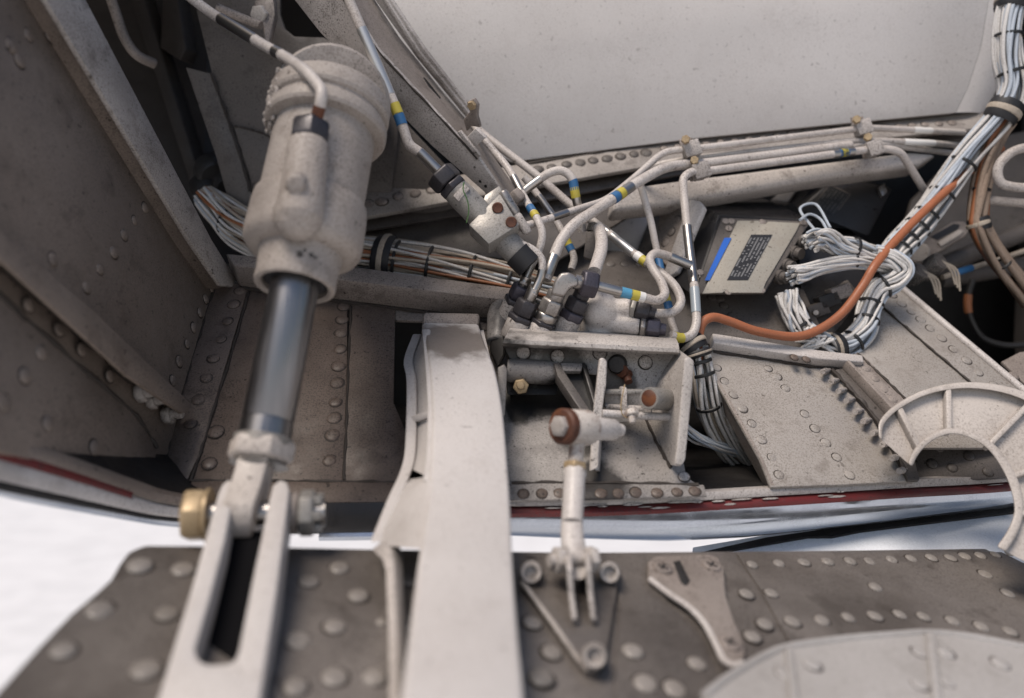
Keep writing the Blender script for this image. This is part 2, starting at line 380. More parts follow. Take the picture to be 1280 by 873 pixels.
# left wall sheet with its flanges, rivets and bolts
lw_px = [(88, -40), (-330, -40), (-330, 520), (-60, 548), (0, 566), (110, 594), (203, 618), (228, 490), (268, 356), (236, 300)]
lwf = [LW.at(x, y) for x, y in lw_px]
for i_, j_ in ((1, 0), (2, 3)):      # the wall carries on past the photographer
    lwf[i_] = lwf[i_] + (LW.at(-330, lw_px[i_][1]) - LW.at(0, lw_px[i_][1])) * 1.2
lw = struct('bay_wall_left', prism(lwf, LW.n * -.006), 'wall_grime', 'grimy riveted side wall of the bay', bevel=.001)
part(lw, 'doubler_sheet', panel([(-100, 268), (20, 388), (170, 520), (196, 560), (190, 612), (100, 591), (0, 564), (-100, 530)], LW, .0025, .0028), 'wall_grime', bevel=.0006)
part(lw, 'edge_flange', cat(panel([(40, -30), (92, -30), (265, 300), (296, 350), (291, 359), (276, 357), (237, 300)], LW, .005, .022)), 'cream_paint', bevel=.0015)
part(lw, 'edge_flange_web', panel([(40, -30), (52, -30), (244, 306), (282, 359), (276, 357), (237, 300)], LW, .017, .0165), 'wall_grime')
fl2 = [(-80, 215), (-80, 250), (0, 323), (160, 470), (228, 517), (241, 513), (238, 504), (120, 392), (0, 288)]
part(lw, 'stiffener_flange', panel(fl2, LW, .004, .026), 'wall_grime', bevel=.0012)
part(lw, 'stiffener_web', panel([(-80, 215), (-80, 225), (0, 297), (120, 400), (236, 510), (238, 504), (120, 392), (0, 288)], LW, .0255, .0215), 'wall_grime')
rivets(lw, 'dome_wall', LW, [(192, 244), (181, 260), (168, 276), (155, 294), (142, 316), (125, 337), (108, 360)], .0052)
rivets(lw, 'dome_wall', LW, [(36, 381), (74, 412), (102, 437), (137, 470)], .0058, .0028)
rivets(lw, 'dome_wall', LW, [(52, 441), (31, 470), (4, 503), (60, 530), (118, 560)], .0062, .0028)
rivets(lw, 'dome_wall', LW, [(14, 58), (36, 44), (62, 45), (24, 75), (66, 345 - 20)], .006)
rivets(lw, 'dome_wall', LW, [(264, 360), (257, 374), (250, 391), (242, 410), (234, 430), (224, 452), (216, 476)], .0056, .0005)
for x, y, s in ((172, 492, .009), (186, 502, .008), (205, 520, .009)):
    p = LW.at(x, y, .001); shared(lw, 'bolt', 'stud', p, LW.n, s)
0 and part(lw, 'sealant_smear', panel([(0, 545), (60, 545), (120, 570), (170, 560), (190, 590), (195, 610), (90, 585), (0, 560)], LW, .003, .0045), 'shell_dark', bevel=.001)

# back wall: corner strip, main sheets, overlay sheets, bottom strip
bw = struct('bay_wall_back', panel([(313, 357), (434, 376), (434, 628), (225, 624), (250, 575)], BP, .004), 'brown_grime', 'riveted brown sheet of the back wall', bevel=.0008)
part(bw, 'corner_strip', panel([(270, 352), (311, 357), (250, 566), (222, 626), (200, 620), (226, 490)], BP, .004, .002), 'brown_grime', bevel=.0008)
rivets(bw, 'dome_brown', BP, [(300, 364), (292, 381), (284, 402), (276, 424), (267, 448), (258, 473), (248, 500), (238, 530)], .0062, .002)
rivets(bw, 'flat_brown', BP, [(430, 383), (428, 400), (426, 417), (425, 437), (423, 458), (421, 479), (419, 503), (417, 523), (416, 544), (412, 576)], .0068)
rivets(bw, 'flat_brown', BP, [(400, 612), (453, 613), (360, 612), (300, 610), (270, 540), (262, 580)], .007, .001)
part(bw, 'overlay_sheet', panel([(443, 379), (490, 379), (494, 384), (492, 503), (513, 553), (513, 626), (430, 626), (437, 384)], BP, .003, .0015), 'brown_grime', bevel=.0007)
part(bw, 'bottom_strip', panel([(240, 601), (513, 603), (513, 629), (228, 627)], BP, .003, .0042), 'brown_grime', bevel=.0006)
cpn = part(bw, 'stained_sheet', panel([(628, 470), (835, 470), (858, 596), (874, 607), (874, 618), (600, 625)], BP, .004), 'white_stain', bevel=.0008, label='pale sheet blotched with black grease')
part(bw, 'pale_strip', panel([(600, 603), (700, 604), (880, 606), (884, 620), (600, 627)], BP, .003, .0025), 'white_stain', bevel=.0008)
rivets(bw, 'flat_brown', BP, [(654, 618), (678, 617), (699, 617), (751, 617), (773, 617), (795, 616), (821, 616), (846, 615), (868, 614)], .0052, .0025)
rivets(bw, 'flat_white', BP, [(855, 596)], .0058, .0005)
part(bw, 'upper_sheet', panel([(494, 384), (618, 398), (640, 470), (600, 480), (560, 402), (494, 400)], BP, .004), 'warm_grey', bevel=.0008)
part(bw, 'seam_tab', panel([(556, 388), (559, 388), (561, 410), (553, 409)], BP, .004, .003), 'warm_grey', bevel=.0008)
rivets(bw, 'flat_warm', BP, [(569, 401), (604, 407)], .0072)
led = [BP.at(x, y, .004) for x, y in ((290, 343), (400, 353), (640, 386), (640, 402), (400, 372), (300, 358))]
part(bw, 'ledge_flange', prism(led, BP.n * .030), 'warm_grey', bevel=.0015)

# sheet-metal behind the actuator head
mp_ = Plane((246, 18, 1.00), (460, 60, .99), (330, 300, 1.0))
mpl = struct('actuator_mount_plate', panel([(246, 15), (240, -40), (350, -40), (350, 18), (356, 36), (368, 46), (405, 47), (440, 70), (485, 130), (565, 215), (565, 262), (330, 300), (312, 225), (265, 92)], mp_, .006), 'recess_grey', 'grey sheet-metal plate behind the actuator head', bevel=.001)
part(mpl, 'plate_strip', panel([(232, 84), (263, 92), (312, 230), (330, 300), (300, 305), (270, 196)], mp_, .004, .004), 'recess_grey', bevel=.001)
part(mpl, 'head_doubler', panel([(345, 96), (382, 78), (440, 84), (500, 150), (490, 240), (420, 260), (345, 190)], mp_, .006, .006), 'recess_grey', bevel=.003)
part(mpl, 'cover_sheet', panel([(292, 158), (350, 172), (350, 225), (315, 230)], mp_, .003, .003), 'recess_grey', bevel=.001)

# longeron with its two rows of fasteners, and the webs below it
lg = struct('bay_longeron', panel([(430, 245), (650, 205), (870, 173), (1230, 139), (1260, 150), (1215, 161), (870, 197), (650, 236), (430, 276)], LP, .006, .004), 'mid_paint', 'riveted longeron flange under the white roof panel', bevel=.0012)
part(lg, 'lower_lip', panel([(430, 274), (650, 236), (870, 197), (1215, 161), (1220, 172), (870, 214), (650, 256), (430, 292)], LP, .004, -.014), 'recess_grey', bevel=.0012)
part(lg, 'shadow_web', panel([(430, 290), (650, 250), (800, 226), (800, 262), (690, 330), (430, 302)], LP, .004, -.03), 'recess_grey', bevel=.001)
rivets(lg, 'dome_warm', LP, [(460, 255), (477, 252), (498, 246), (519, 242), (540, 238)], .0070, .004)
rivets(lg, 'dome_recess', LP, [(482, 268), (503, 265), (524, 261), (544, 257)], .0055, -.014)
rivets(lg, 'dome_recess', LP, [(672, 212), (690, 209), (708, 206), (725, 203.5), (742, 201), (759, 199), (776, 196), (793, 193.5), (808, 191.5)], .0066, .004, name='bolt_head')
rivets(lg, 'dome_warm', LP, [(693, 224), (711, 221), (728, 217), (745, 214.5), (762, 212), (778, 210), (795, 208)], .0055, -.014)
rivets(lg, 'dome_warm', LP, row((830, 186), (1060, 160), 14), .0052, .004)
rivets(lg, 'dome_warm', LP, row((1090, 160), (1190, 154), 7), .0052, .004)

# white bay roof panel with a rolled right edge
cpoly = [(425, -60), (520, 80), (600, 180), (640, 203), (652, 201), (760, 187), (870, 173), (1040, 156), (1195, 141)]
right = [(1195, 141), (1210, 110), (1226, 60), (1236, 0), (1244, -60)]
front = [CP.at(x, y) for x, y in cpoly] + [CP.at(x, y) for x, y in right[1:]]
cg = prism(front, CP.n * -.02)
rr = []
for k in range(8):
    th = math.radians(14 * k); R = .07
    rr.append([CP.at(x, y) + V((1, 0, .05)) * (R * math.sin(th)) - CP.n * (R * (1 - math.cos(th))) for x, y in right])
rp = struct('bay_roof_panel', cg, 'white_panel', 'large smooth white panel across the top of the bay', bevel=.0008)
part(rp, 'rolled_edge', loft(rr, False), 'white_panel')
for x, y in ((672, 75), (980, 93), (1040, 97), (640, 100)): pass

# pale longeron bar, ribs and shelves around the electrical boxes
lb = Plane((780, 240, .955), (1130, 200, 1.02), (790, 262, .95))
struct('lower_longeron', panel([(770, 236), (840, 226), (1000, 206), (1140, 189), (1175, 192), (1150, 207), (1020, 224), (840, 256), (766, 264)], lb, .035), 'white_worn', 'pale rounded longeron bar above the electrical boxes', bevel=.007, seg=4)
sp = Plane((640, 330, .99), (880, 330, .99), (760, 440, .88))
bs = struct('bay_shelf', panel([(600, 300), (735, 312), (870, 318), (1005, 362), (1040, 440), (888, 430), (620, 430)], sp, .004), 'recess_grey', 'grey shelf sheet under the hydraulic fittings', bevel=.001)
rivets(bs, 'flat_recess', sp, row((745, 330), (835, 330), 6), .0055)
rivets(bs, 'flat_recess', sp, [(890, 372), (905, 382), (915, 395), (900, 373)], .0055)
pw = Plane((750, 270, 1.06), (840, 258, 1.06), (760, 330, 1.05))
struct('bay_web', panel([(735, 258), (850, 245), (845, 330), (735, 335)], pw, .004), 'white_panel', 'pale web behind the small hydraulic tubes', bevel=.001)
rb = Plane((830, 255, 1.0), (862, 252, .97), (825, 335, .97))
ri = struct('bay_rib', panel([(826, 252), (866, 247), (838, 338), (820, 318)], rb, .004), 'warm_grey', 'small riveted rib left of the electrical box', bevel=.001)
part(ri, 'rib_flange', panel([(862, 249), (874, 251), (880, 259), (846, 340), (834, 347), (830, 338)], rb, .008, .012), 'white_paint', bevel=.002)
rivets(ri, 'flat_warm', rb, [(846, 275), (839, 290), (832, 303)], .0055)
for a in ([(963, 250), (985, 232), (1002, 228), (986, 252)], [(993, 250), (1020, 222), (1035, 220), (1008, 250)]):
    pl = Plane((980, 240, 1.12), (1030, 232, 1.12), (980, 270, 1.10))
    struct('bay_web', panel(a, pl, .01), 'white_worn', 'pale upright web behind the electrical boxes', bevel=.002)

# ---- fuselage skin edge: seal strip, red line and polished outer skin that rolls away
EDGE = [(-900, 260, .30, .034), (-420, 412, .40, .034), (-170, 496, .47, .034), (-60, 535, .505, .032), (0, 556, .53, .030), (60, 575, .56, .027), (110, 592, .59, .023), (160, 610, .62, .017), (205, 624, .65, .012), (260, 631, .675, .009), (330, 633, .69, .008), (400, 633, .695, .010), (480, 632, .70, .012),
        (560, 630, .705, .016), (640, 628, .71, .022), (740, 627, .72, .027), (840, 623, .73, .034), (940, 617, .745, .036), (1040, 611, .765, .033), (1140, 605, .79, .029), (1235, 600, .815, .024), (1400, 588, .86, .022), (1900, 560, 1.0, .022)]
top = catmull([P(a, b, c) for a, b, c, s in EDGE], 5)
scl = []
for i in range(len(EDGE) - 1):
    for k in range(5): scl.append(EDGE[i][3] + (EDGE[i + 1][3] - EDGE[i][3]) * k / 5)
scl.append(EDGE[-1][3])
dn, aw = V((0, -.12, -1)).normalized(), V((0, 1, 0))
def lip(offs): return [[p + dn * a + aw * b for p in top] for a, b in offs]
sk = struct('fuselage_skin', loft([[p + dn * (.0125 + s * math.sin(math.radians(t))) + aw * (s * 1.15 * (1 - math.cos(math.radians(t)))) for p, s in zip(top, scl)] for t in (0, 12, 24, 36, 48, 58, 68, 76, 84, 90)] +
            [[p + dn * (.010 + s) + aw * (s * 1.15 + .09) for p, s in zip(top, scl)], [V((p.x * 1.3, 1.43, -.20)) for p in top]], False), 'skin_alloy', 'polished outer fuselage skin below the bay edge')
def stretch(x0, x1):
    idx = [i for i, p in enumerate(top) if x0 <= 640 + p.x / p.y * 1000 <= x1]; return top[idx[0]:idx[-1] + 1]
def lipx(offs, x0, x1): return [[p + dn * a + aw * b for p in stretch(x0, x1)] for a, b in offs]
SEAL = [(-.004, .012), (-.004, -.001), (.0, -.0025), (.0032, -.0015), (.0046, .004), (.0046, .016)]
RED = [(.0032, .012), (.0044, .0022), (.006, -.0016), (.0095, -.0032), (.0128, -.0022), (.0132, .004), (.0128, .016)]
part(sk, 'edge_seal', loft(lipx(SEAL, -400, 262), False), 'wall_grime'); part(sk, 'edge_seal', loft(lipx(SEAL, 600, 1500), False), 'edge_seal')
def lipf(fr, x0, x1):
    idx = [i for i, p in enumerate(top) if x0 <= 640 + p.x / p.y * 1000 <= x1]; idx = range(idx[0], idx[-1] + 1)
    return [[top[i] + dn * (f * (.0125 + scl[i])) + aw * o for i in idx] for f, o in fr]
part(sk, 'red_line', loft(lipf([(.02, .01), (.05, -.003), (.12, -.005), (.20, -.004), (.22, .01)], -400, 172), False), 'red_edge', label='dark red painted edge on the near left')
part(sk, 'white_lip', loft(lipf([(.19, .01), (.205, -.003), (.30, -.0055), (.44, -.006), (.52, -.004), (.53, .01)], -400, 262), False), 'white_paint')
part(sk, 'dark_bead', loft(lipf([(.51, .01), (.53, -.003), (.60, -.005), (.68, -.003), (.70, .012)], -400, 262), False), 'black_paint')
part(sk, 'red_line', loft(lipx(RED, 620, 1500), False), 'red_edge', label='chipped dark red painted edge line')
part(sk, 'edge_shade_strip', loft(lipx([(-.003, .012), (-.003, -.002), (.004, -.0035), (.012, -.0045), (.020, -.0035), (.0235, .0), (.0235, .02)], 262, 634), False), 'charcoal_box', label='edge strip coloured dark for the shaded skin behind the fork and hinge arm')  # this dark strip colours in the shade along the skin edge
part(sk, 'polished_bead', loft(lipx([(.0225, .01), (.0225, -.0005), (.026, -.002), (.0295, .0), (.030, .01)], 390, 634), False), 'skin_alloy')
fl_, r_ = random.Random(4), []
for k in range(34):  # flakes of old white sealant clinging to the edge
    i = fl_.randrange(len(top) // 2 + 8, len(top) - 6); p = top[i].lerp(top[i + 1], fl_.random()) + dn * fl_.uniform(.001, .008) + aw * -.0032
    ex = (top[i + 1] - top[i]).normalized(); L = fl_.uniform(.003, .011); h = fl_.uniform(.0003, .0010)
    r_.append(prism([p - ex * L + dn * h * .3, p - ex * L * .3 - dn * h, p + ex * L * .6 - dn * h * .7, p + ex * L, p + ex * L * .4 + dn * h, p - ex * L * .5 + dn * h * .8], aw * .0022))
part(sk, 'sealant_flakes', cat(*r_), 'edge_seal', kind='stuff')
# second skin sheet on the right, with the open joint above it
sq = Plane((870, 692, .772), (1275, 636, .838), (1100, 700, .765))
struct('lower_skin_sheet', panel([(866, 684), (960, 668), (1080, 652), (1180, 640), (1275, 626), (1420, 602), (1900, 530), (1900, 760), (860, 760)], sq, .004), 'skin_paint', 'pale blue-grey lower skin sheet beyond the door edge', bevel=.001)
struct('joint_strip', panel([(862, 694), (900, 685), (958, 672), (1075, 655), (1180, 643), (1280, 629), (1280, 639), (1180, 651), (1075, 664), (1040, 671), (1010, 671), (958, 680), (900, 690), (864, 696)], sq, .003, .0025), 'shell_dark', 'dark open joint between two skin sheets')
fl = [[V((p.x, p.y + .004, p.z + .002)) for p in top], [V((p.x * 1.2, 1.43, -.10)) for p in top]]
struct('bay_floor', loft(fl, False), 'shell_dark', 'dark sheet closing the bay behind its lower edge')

# ================================================================== hydraulic actuator
A, B = P(428, 60, .72), P(330, 550, .585)
U = (B - A).normalized()
ac = thing('hydraulic_actuator', 'large cream hydraulic actuator with polished rod on the left', 'actuator', A)
part(ac, 'barrel', lathe(A, B, [(.16, .040), (.23, .042), (.30, .0425), (.468, .0425)], 48), 'barrel_paint')
part(ac, 'clamp_flange', lathe(A, B, [(.155, .043), (.16, .0495), (.168, .0515), (.20, .0515), (.208, .050), (.212, .0475), (.222, .0475), (.226, .050), (.232, .0515), (.252, .0515), (.26, .050), (.264, .043)], 48), 'barrel_paint', ang=22)
ca_, cb_, cu_ = basis(U)
b0, b1 = P(374, 272, .600), P(386, 180, .626)
hd = part(ac, 'barrel_head', lathe(A, B, [(.450, .0425), (.4505, .0452), (.454, .0460), (.475, .0468), (.545, .0474), (.560, .0468), (.570, .0445), (.579, .0400), (.583, .0350)], 56), 'barrel_paint', ang=28)
part(hd, 'gland', lathe(A, B, [(.572, .0345), (.588, .0330), (.60, .0322), (.63, .0314), (.652, .0318), (.659, .0310), (.661, .0285), (.656, .0260), (.62, .0255)], 56, caps=False), 'barrel_paint', ang=45)
bo = part(ac, 'port_boss', blend(cat(lathe(b0, b1, [(-.10, .012), (-.02, .0165), (.1, .0176), (.5, .0166), (.96, .0160), (1., .0152)], 32), ball(P(373, 270, .606), .0195),
          lathe(P(372, 226, .604), P(369, 230, .584), [(0, .0085), (.75, .0080), (.97, .0062), (1., .003)], 18)), .0012, 2, .5), 'barrel_paint', ang=60)
for k, (x, y) in enumerate(((381, 313), (389, 319), (375, 318), (394, 322))):
    shared(hd, 'casting_pit', 'black_dot', P(x, y, .5965 - .001 * k), V((.1, -1, -.25)), .0013 + .0006 * (k % 3))
part(hd, 'wiper_seal', lathe(A, B, [(.60, .0256), (.645, .0256), (.650, .0235), (.650, .0190)], 40, caps=False), 'rubber')
ms0 = A.lerp(B, .17)
part(ac, 'head_mount', lathe(ms0, P(426, 140, 1.0), [(0, .048), (.02, .0505), (.06, .0505), (.07, .0515), (.11, .0515), (.12, .0525), (1, .056)], 40), 'cream_paint')
part(ac, 'port_nut', hexnut(P(386, 181, .6255), b1 - b0, .0160, .020, .3), 'dark_anodised', bevel=.0012)
# crusty sealant at the flange's left side
random.seed(5); cr = []
lft = (V((-.90, -.42, .0)) - U * V((-.90, -.42, .0)).dot(U)).normalized(); fw = U.cross(lft).normalized()
for k in range(60):
    an = random.uniform(-.42, .42); t = random.uniform(.155, .275); c = A.lerp(B, t) + (lft * math.cos(an) + fw * math.sin(an)) * (.0505 if t < .262 else .0445)
    cr.append(lathe(c - lft * .002, c + lft * random.uniform(.001, .003), [(0, .001), (.3, random.uniform(.0012, .0034)), (.8, random.uniform(.001, .003)), (1., .0006)], 7))
cr = [blend(cat(*cr), .0011, 1, .4)]
part(ac, 'sealant_crust', cat(*cr), 'cream_paint', kind='stuff')
rod = part(ac, 'piston_rod', lathe(A, B, [(.58, .0188), (.955, .0188), (.957, .0182), (.962, .0182), (.964, .0190), (1.0, .0190), (1.004, .0175)], 48), 'piston_chrome')
n0 = A.lerp(B, 1.0)
part(ac, 'lock_nut', hexnut(n0, U, .0245, .016, .5), 'cream_paint', bevel=.0015)
part(ac, 'lock_washer', lathe(n0 - U * .002, n0 + U * .019, [(0, .019), (.05, .0215), (.3, .0215), (.5, .016), (.9, .016), (1., .021)], 32), 'dull_alloy')
# rod-end eye between the fork cheeks
E = P(306, 643, .548); ax = (P(385, 641, .556) - P(245, 645, .548)).normalized()
e1 = n0 + U * .016
side = ax.cross(U).normalized()
eye = []
for t, hw in ((0, .017), (.25, .015), (.5, .015)):
    c = e1.lerp(E, t); eye.append((c - side * hw, c + side * hw))
L_, R_ = [a for a, b in eye], [b for a, b in eye]
arc = [E + U * (math.sin(a) * .0185) + side * (math.cos(a) * .0185) for a in [math.radians(-15 + 210 * k / 14) for k in range(15)]]
poly = L_[:1] + R_[:1] + R_[1:] + arc + L_[:0:-1]
part(ac, 'rod_eye', prism([p - ax * .012 for p in poly], ax * .021), 'cream_paint', bevel=.0015)

# ================================================================== fork, bolt
FP = Plane((290, 605, .552), (355, 605, .556), (260, 870, .405))
fk = thing('door_fork', 'pale forked lever carrying the actuator rod end, on the door', 'lever', FP.at(260, 853))
fo = [(188, 900), (203, 853), (239, 735), (272, 618), (277, 606), (284, 599), (291, 600), (292, 612), (287, 645), (281, 676), (263, 745), (244, 810), (246, 820), (252, 827), (262, 830), (284, 829), (293, 825), (298, 814), (318, 712), (337, 622), (341, 606), (350, 599), (359, 602), (362, 612), (346, 740), (328, 855), (321, 900)]
part(fk, 'cheeks', panel(fo, FP, .032), 'beam_paint', bevel=.0022, seg=3)
part(fk, 'web', panel([(258, 690), (284, 664), (334, 664), (326, 760), (316, 880), (206, 880)], FP, .004, -.020), 'matte_black', label='black inner web of the fork')
pb0, pb1 = P(262, 644, .551), P(352, 642, .557)
bt = thing('pivot_bolt', 'bolt with golden head and castle nut through the fork', 'bolt', pb0)
du = (pb1 - pb0).normalized()
part(bt, 'shank', lathe(pb0 - du * .004, pb1 + du * .03, [(0, .009), (1, .009)], 20), 'steel')
part(bt, 'bolt_head', hexnut(pb0 - du * .001, -du, .0185, .0155, .35), 'cad_gold', bevel=.0012)
part(bt, 'washer', lathe(pb0 + du * .0005, pb0 - du * .0015, [(0, .0185), (1, .0185)], 24), 'cad_gold')
part(bt, 'castle_nut', hexnut(pb1 + du * .012, du, .0165, .011, .2), 'dull_alloy', bevel=.001)
part(bt, 'washer', lathe(pb1 + du * .003, pb1 + du * .0115, [(0, .0135), (.8, .0145), (1, .0135)], 24), 'warm_grey')
for k in range(6):
    a_, b_, u_ = basis(du); an = k * math.pi / 3
    part(bt, 'nut_tooth', slab(pb1 + du * .025 + a_ * math.cos(an) * .011 + b_ * math.sin(an) * .011, du * .003, a_ * .0028, b_ * .0028), 'dull_alloy', bevel=.0005)

# ================================================================== gooseneck hinge arm
ST = [(528, 404, 599, .80), (532, 425, 606, .752), (537, 462, 620, .702), (540, 510, 629, .655), (539, 563, 634, .604), (535, 618, 638, .56), (524, 699, 642, .495), (514, 780, 648, .437), (505, 853, 655, .392), (498, 915, 659, .365)]
ha = thing('hinge_arm', 'broad white gooseneck hinge arm rising from the door in the centre', 'hinge arm', P(580, 853, .392))
def beam_sec(): 
    out = []
    for k, (xl, y, xr, d) in enumerate(ST): out.append((P(xl, y, d), P(xr, y + 1.5, d + .018)))
    return out
bs_ = beam_sec()
Ls, Rs = catmull([a for a, b in bs_], 5), catmull([b for a, b in bs_], 5)
rings = []
for i in range(len(Ls)):
    t = (Ls[min(i + 1, len(Ls) - 1)] - Ls[max(0, i - 1)]).normalized(); wv = (Rs[i] - Ls[i]).normalized()
    nb = t.cross(wv).normalized()
    if nb.y < 0: nb = -nb
    r = .0035; w2 = Rs[i] - Ls[i]; ring = []
    for (cx, cy, a0) in ((r, r, 180), (w2.length - r, r, 270), (w2.length - r, .013 - r, 0), (r, .013 - r, 90)):
        for k in range(4):
            an = math.radians(a0 + 30 * k); ring.append(Ls[i] + wv * (cx + r * math.cos(an)) + nb * (cy + r * math.sin(an)))
    rings.append(ring)
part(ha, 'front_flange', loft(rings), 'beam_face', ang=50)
part(ha, 'head_cap', prism([P(528, 405, .80), P(599, 406, .818), P(600, 414, .86), P(527, 412, .85)], V((0, .01, .012))), 'warm_grey', bevel=.003)
# right-hand and left-hand webs behind the flange
lk = [(533, 412, .782), (538, 462, .712), (541, 510, .665), (540, 563, .613), (536, 600, .584)]
bk = [(522, 418, .835), (511, 450, .775), (515, 478, .735), (514, 556, .665), (508, 588, .635)]
wl, wb = catmull(pts3(lk), 4), catmull(pts3(bk), 4)
part(ha, 'side_web', loft([[a + V((.002, .004, 0)) for a in wl], [b + V((.004, .004, 0)) for b in wb], [b + V((.008, .006, 0)) for b in wb], [a + V((.006, .006, 0)) for a in wl]], False), 'beam_paint')
def rail(path, wx, wy):
    return loft([[p + V((-wx, -wy, 0)), p + V((wx, -wy, 0)), p + V((wx, wy, 0)), p + V((-wx, wy, 0))] for p in path])
part(ha, 'rear_flange', rail(catmull(pts3(bk + [(494, 620, .60), (472, 676, .555)]), 4), .0045, .006), 'beam_paint', bevel=.0015)
part(ha, 'edge_rail', rail(wl, .004, .006), 'beam_paint', bevel=.0015)
cr0 = pts3([(506, 600, .63), (537, 596, .583)])
part(ha, 'cross_rib', prism([cr0[0], cr0[1], cr0[1] + V((.0, .0, -.008)), cr0[0] + V((0, 0, -.008))], V((.02, .012, 0))), 'beam_paint', bevel=.0015)
part(ha, 'cross_rib', prism(pts3([(513, 520, .69), (540, 512, .655), (540, 520, .655), (513, 530, .69)]), V((.02, .012, 0))), 'beam_paint', bevel=.0015)
part(ha, 'lower_gusset', prism(pts3([(507, 603, .615), (536, 600, .575), (532, 640, .547), (526, 687, .51), (472, 683, .548), (478, 662, .562)]), V((.012, .012, 0))), 'beam_paint', bevel=.002)
part(ha, 'far_web', prism([a + V((.052, .03, 0)) for a in pts3([(533, 412, .80), (538, 470, .712), (540, 563, .613), (535, 618, .57), (524, 699, .505), (510, 810, .43), (505, 853, .40), (505, 853, .45), (524, 699, .57), (540, 563, .66), (538, 470, .76)])], V((.004, .001, 0))), 'beam_paint')
part(ha, 'mount_flange', prism(pts3([(464, 688, .545), (473, 680, .545), (483, 679, .54), (491, 688, .535), (494, 705, .525), (496, 780, .475), (497, 853, .43), (497, 905, .40), (485, 905, .40), (485, 853, .43), (484, 780, .475), (481, 712, .523), (477, 700, .53)]), V((.003, .018, -.002))), 'white_worn', bevel=.0015)

# ================================================================== open gear door
dr = thing('gear_door', 'dark riveted open landing gear door along the bottom', 'gear door', DP.at(640, 853))
dpx = [(171, 685), (160, 690), (150, 703), (138, 724), (116, 744), (88, 767), (50, 806), (8, 852), (-40, 905), (-130, 1010), (1600, 1010), (1600, 682), (1290, 684.5), (1000, 688), (720, 690), (480, 686), (300, 682), (182, 681)]
part(dr, 'skin', panel(dpx, DP, .018), 'door_skin', bevel=.002)
part(dr, 'doubler', panel([(921, 692), (1580, 688), (1580, 990), (1070, 990), (1010, 860), (986, 800), (950, 735)], DP, .002, .0018), 'door_skin', bevel=.0005)
part(dr, 'doubler', panel([(656, 694), (806, 693), (815, 730), (880, 800), (905, 870), (905, 990), (780, 990), (768, 850), (775, 760), (770, 720)], DP, .002, .0014), 'door_skin', bevel=.0005)
rivets(dr, 'dome_door', DP, [(174, 708), (230, 712), (124, 763), (208, 768), (79, 814), (182, 838), (385, 728), (425, 710), (419, 785), (373, 801), (418, 846), (448, 746), (469, 847), (512, 725), (510, 782), (370, 860)], .0078, jit=1.)
rivets(dr, 'dome_door', DP, [(289, 716), (477, 778)], .004)
rivets(dr, 'dome_door', DP, [(666, 778), (690, 816), (677, 848), (791, 814), (807, 856), (871, 831), (843, 862)], .0073, .0014, jit=1.)
rivets(dr, 'dome_door', DP, [(940, 706), (973, 705), (1005, 704), (1035, 703), (1063, 702), (1087, 702), (1114, 700), (1139, 699), (1164, 698), (1188, 697.5), (1206, 696), (1225, 695), (1244, 694), (1262, 693), (1276, 691.5)], .0057, .0018, jit=.5)
rivets(dr, 'dome_door', DP, [(933, 742), (965, 742), (1094, 735), (1231, 718), (1260, 742), (956, 780), (941, 797), (990, 777), (1027, 776), (1060, 773), (1093, 770), (1124, 769), (1154, 771), (1190, 777), (1227, 784), (1262, 790)], .0064, .0018, jit=.7)

# triangular link fitting on the door
tf = thing('link_fitting', 'triangular two-lug fitting screwed to the door below the link rod', 'fitting', DP.at(715, 760))
part(tf, 'base_plate', panel([(652, 706), (660, 698), (760, 698), (774, 706), (774, 722), (758, 822), (748, 838), (734, 838), (724, 828), (655, 728)], DP, .006, .006), 'door_skin', bevel=.0015)
part(tf, 'edge_bead', sweep([DP.at(x, y, .0062) for x, y in ((653, 728), (690, 778), (724, 826), (736, 837))], .0018, 8), 'white_worn')
for x, y in ((664, 716), (762, 716), (743, 820)):
    bs2 = part(tf, 'screw_boss', lathe(DP.at(x, y, .004), DP.at(x, y, .016), [(0, .0082), (.75, .0080), (1., .0068), (.98, .0048), (.80, .0042)], 22), 'white_worn')
    shared(bs2, 'screw_head', 'cross', DP.at(x, y, .0126), DP.n, .0062, flatten=.6)
for x in (707, 731):
    part(tf, 'lug', prism([DP.at(x, 696, .005), DP.at(x, 690, .030), DP.at(x, 696, .036), DP.at(x + 1, 712, .036), DP.at(x + 3, 740, .022), DP.at(x + 7, 774, .012), DP.at(x + 8, 782, .005)], V((.0042, 0, 0))), 'white_worn', bevel=.001)
lb0, lb1 = DP.at(686, 701, .026), DP.at(743, 699, .026)
pn = part(tf, 'clevis_pin', lathe(lb0, lb1, [(0, .0045), (1, .0045)], 16), 'white_worn')
ld_ = (lb1 - lb0).normalized()
part(pn, 'pin_nut', hexnut(lb0 + ld_ * .004, ld_, .0098, .008), 'white_worn', bevel=.0008)
part(pn, 'pin_washer', lathe(lb0 + ld_ * .012, lb0 + ld_ * .0145, [(0, .0095), (1, .0095)], 20), 'white_worn')
part(pn, 'pin_head', hexnut(lb1 - ld_ * .006, ld_, .0095, .007), 'white_worn', bevel=.0008)

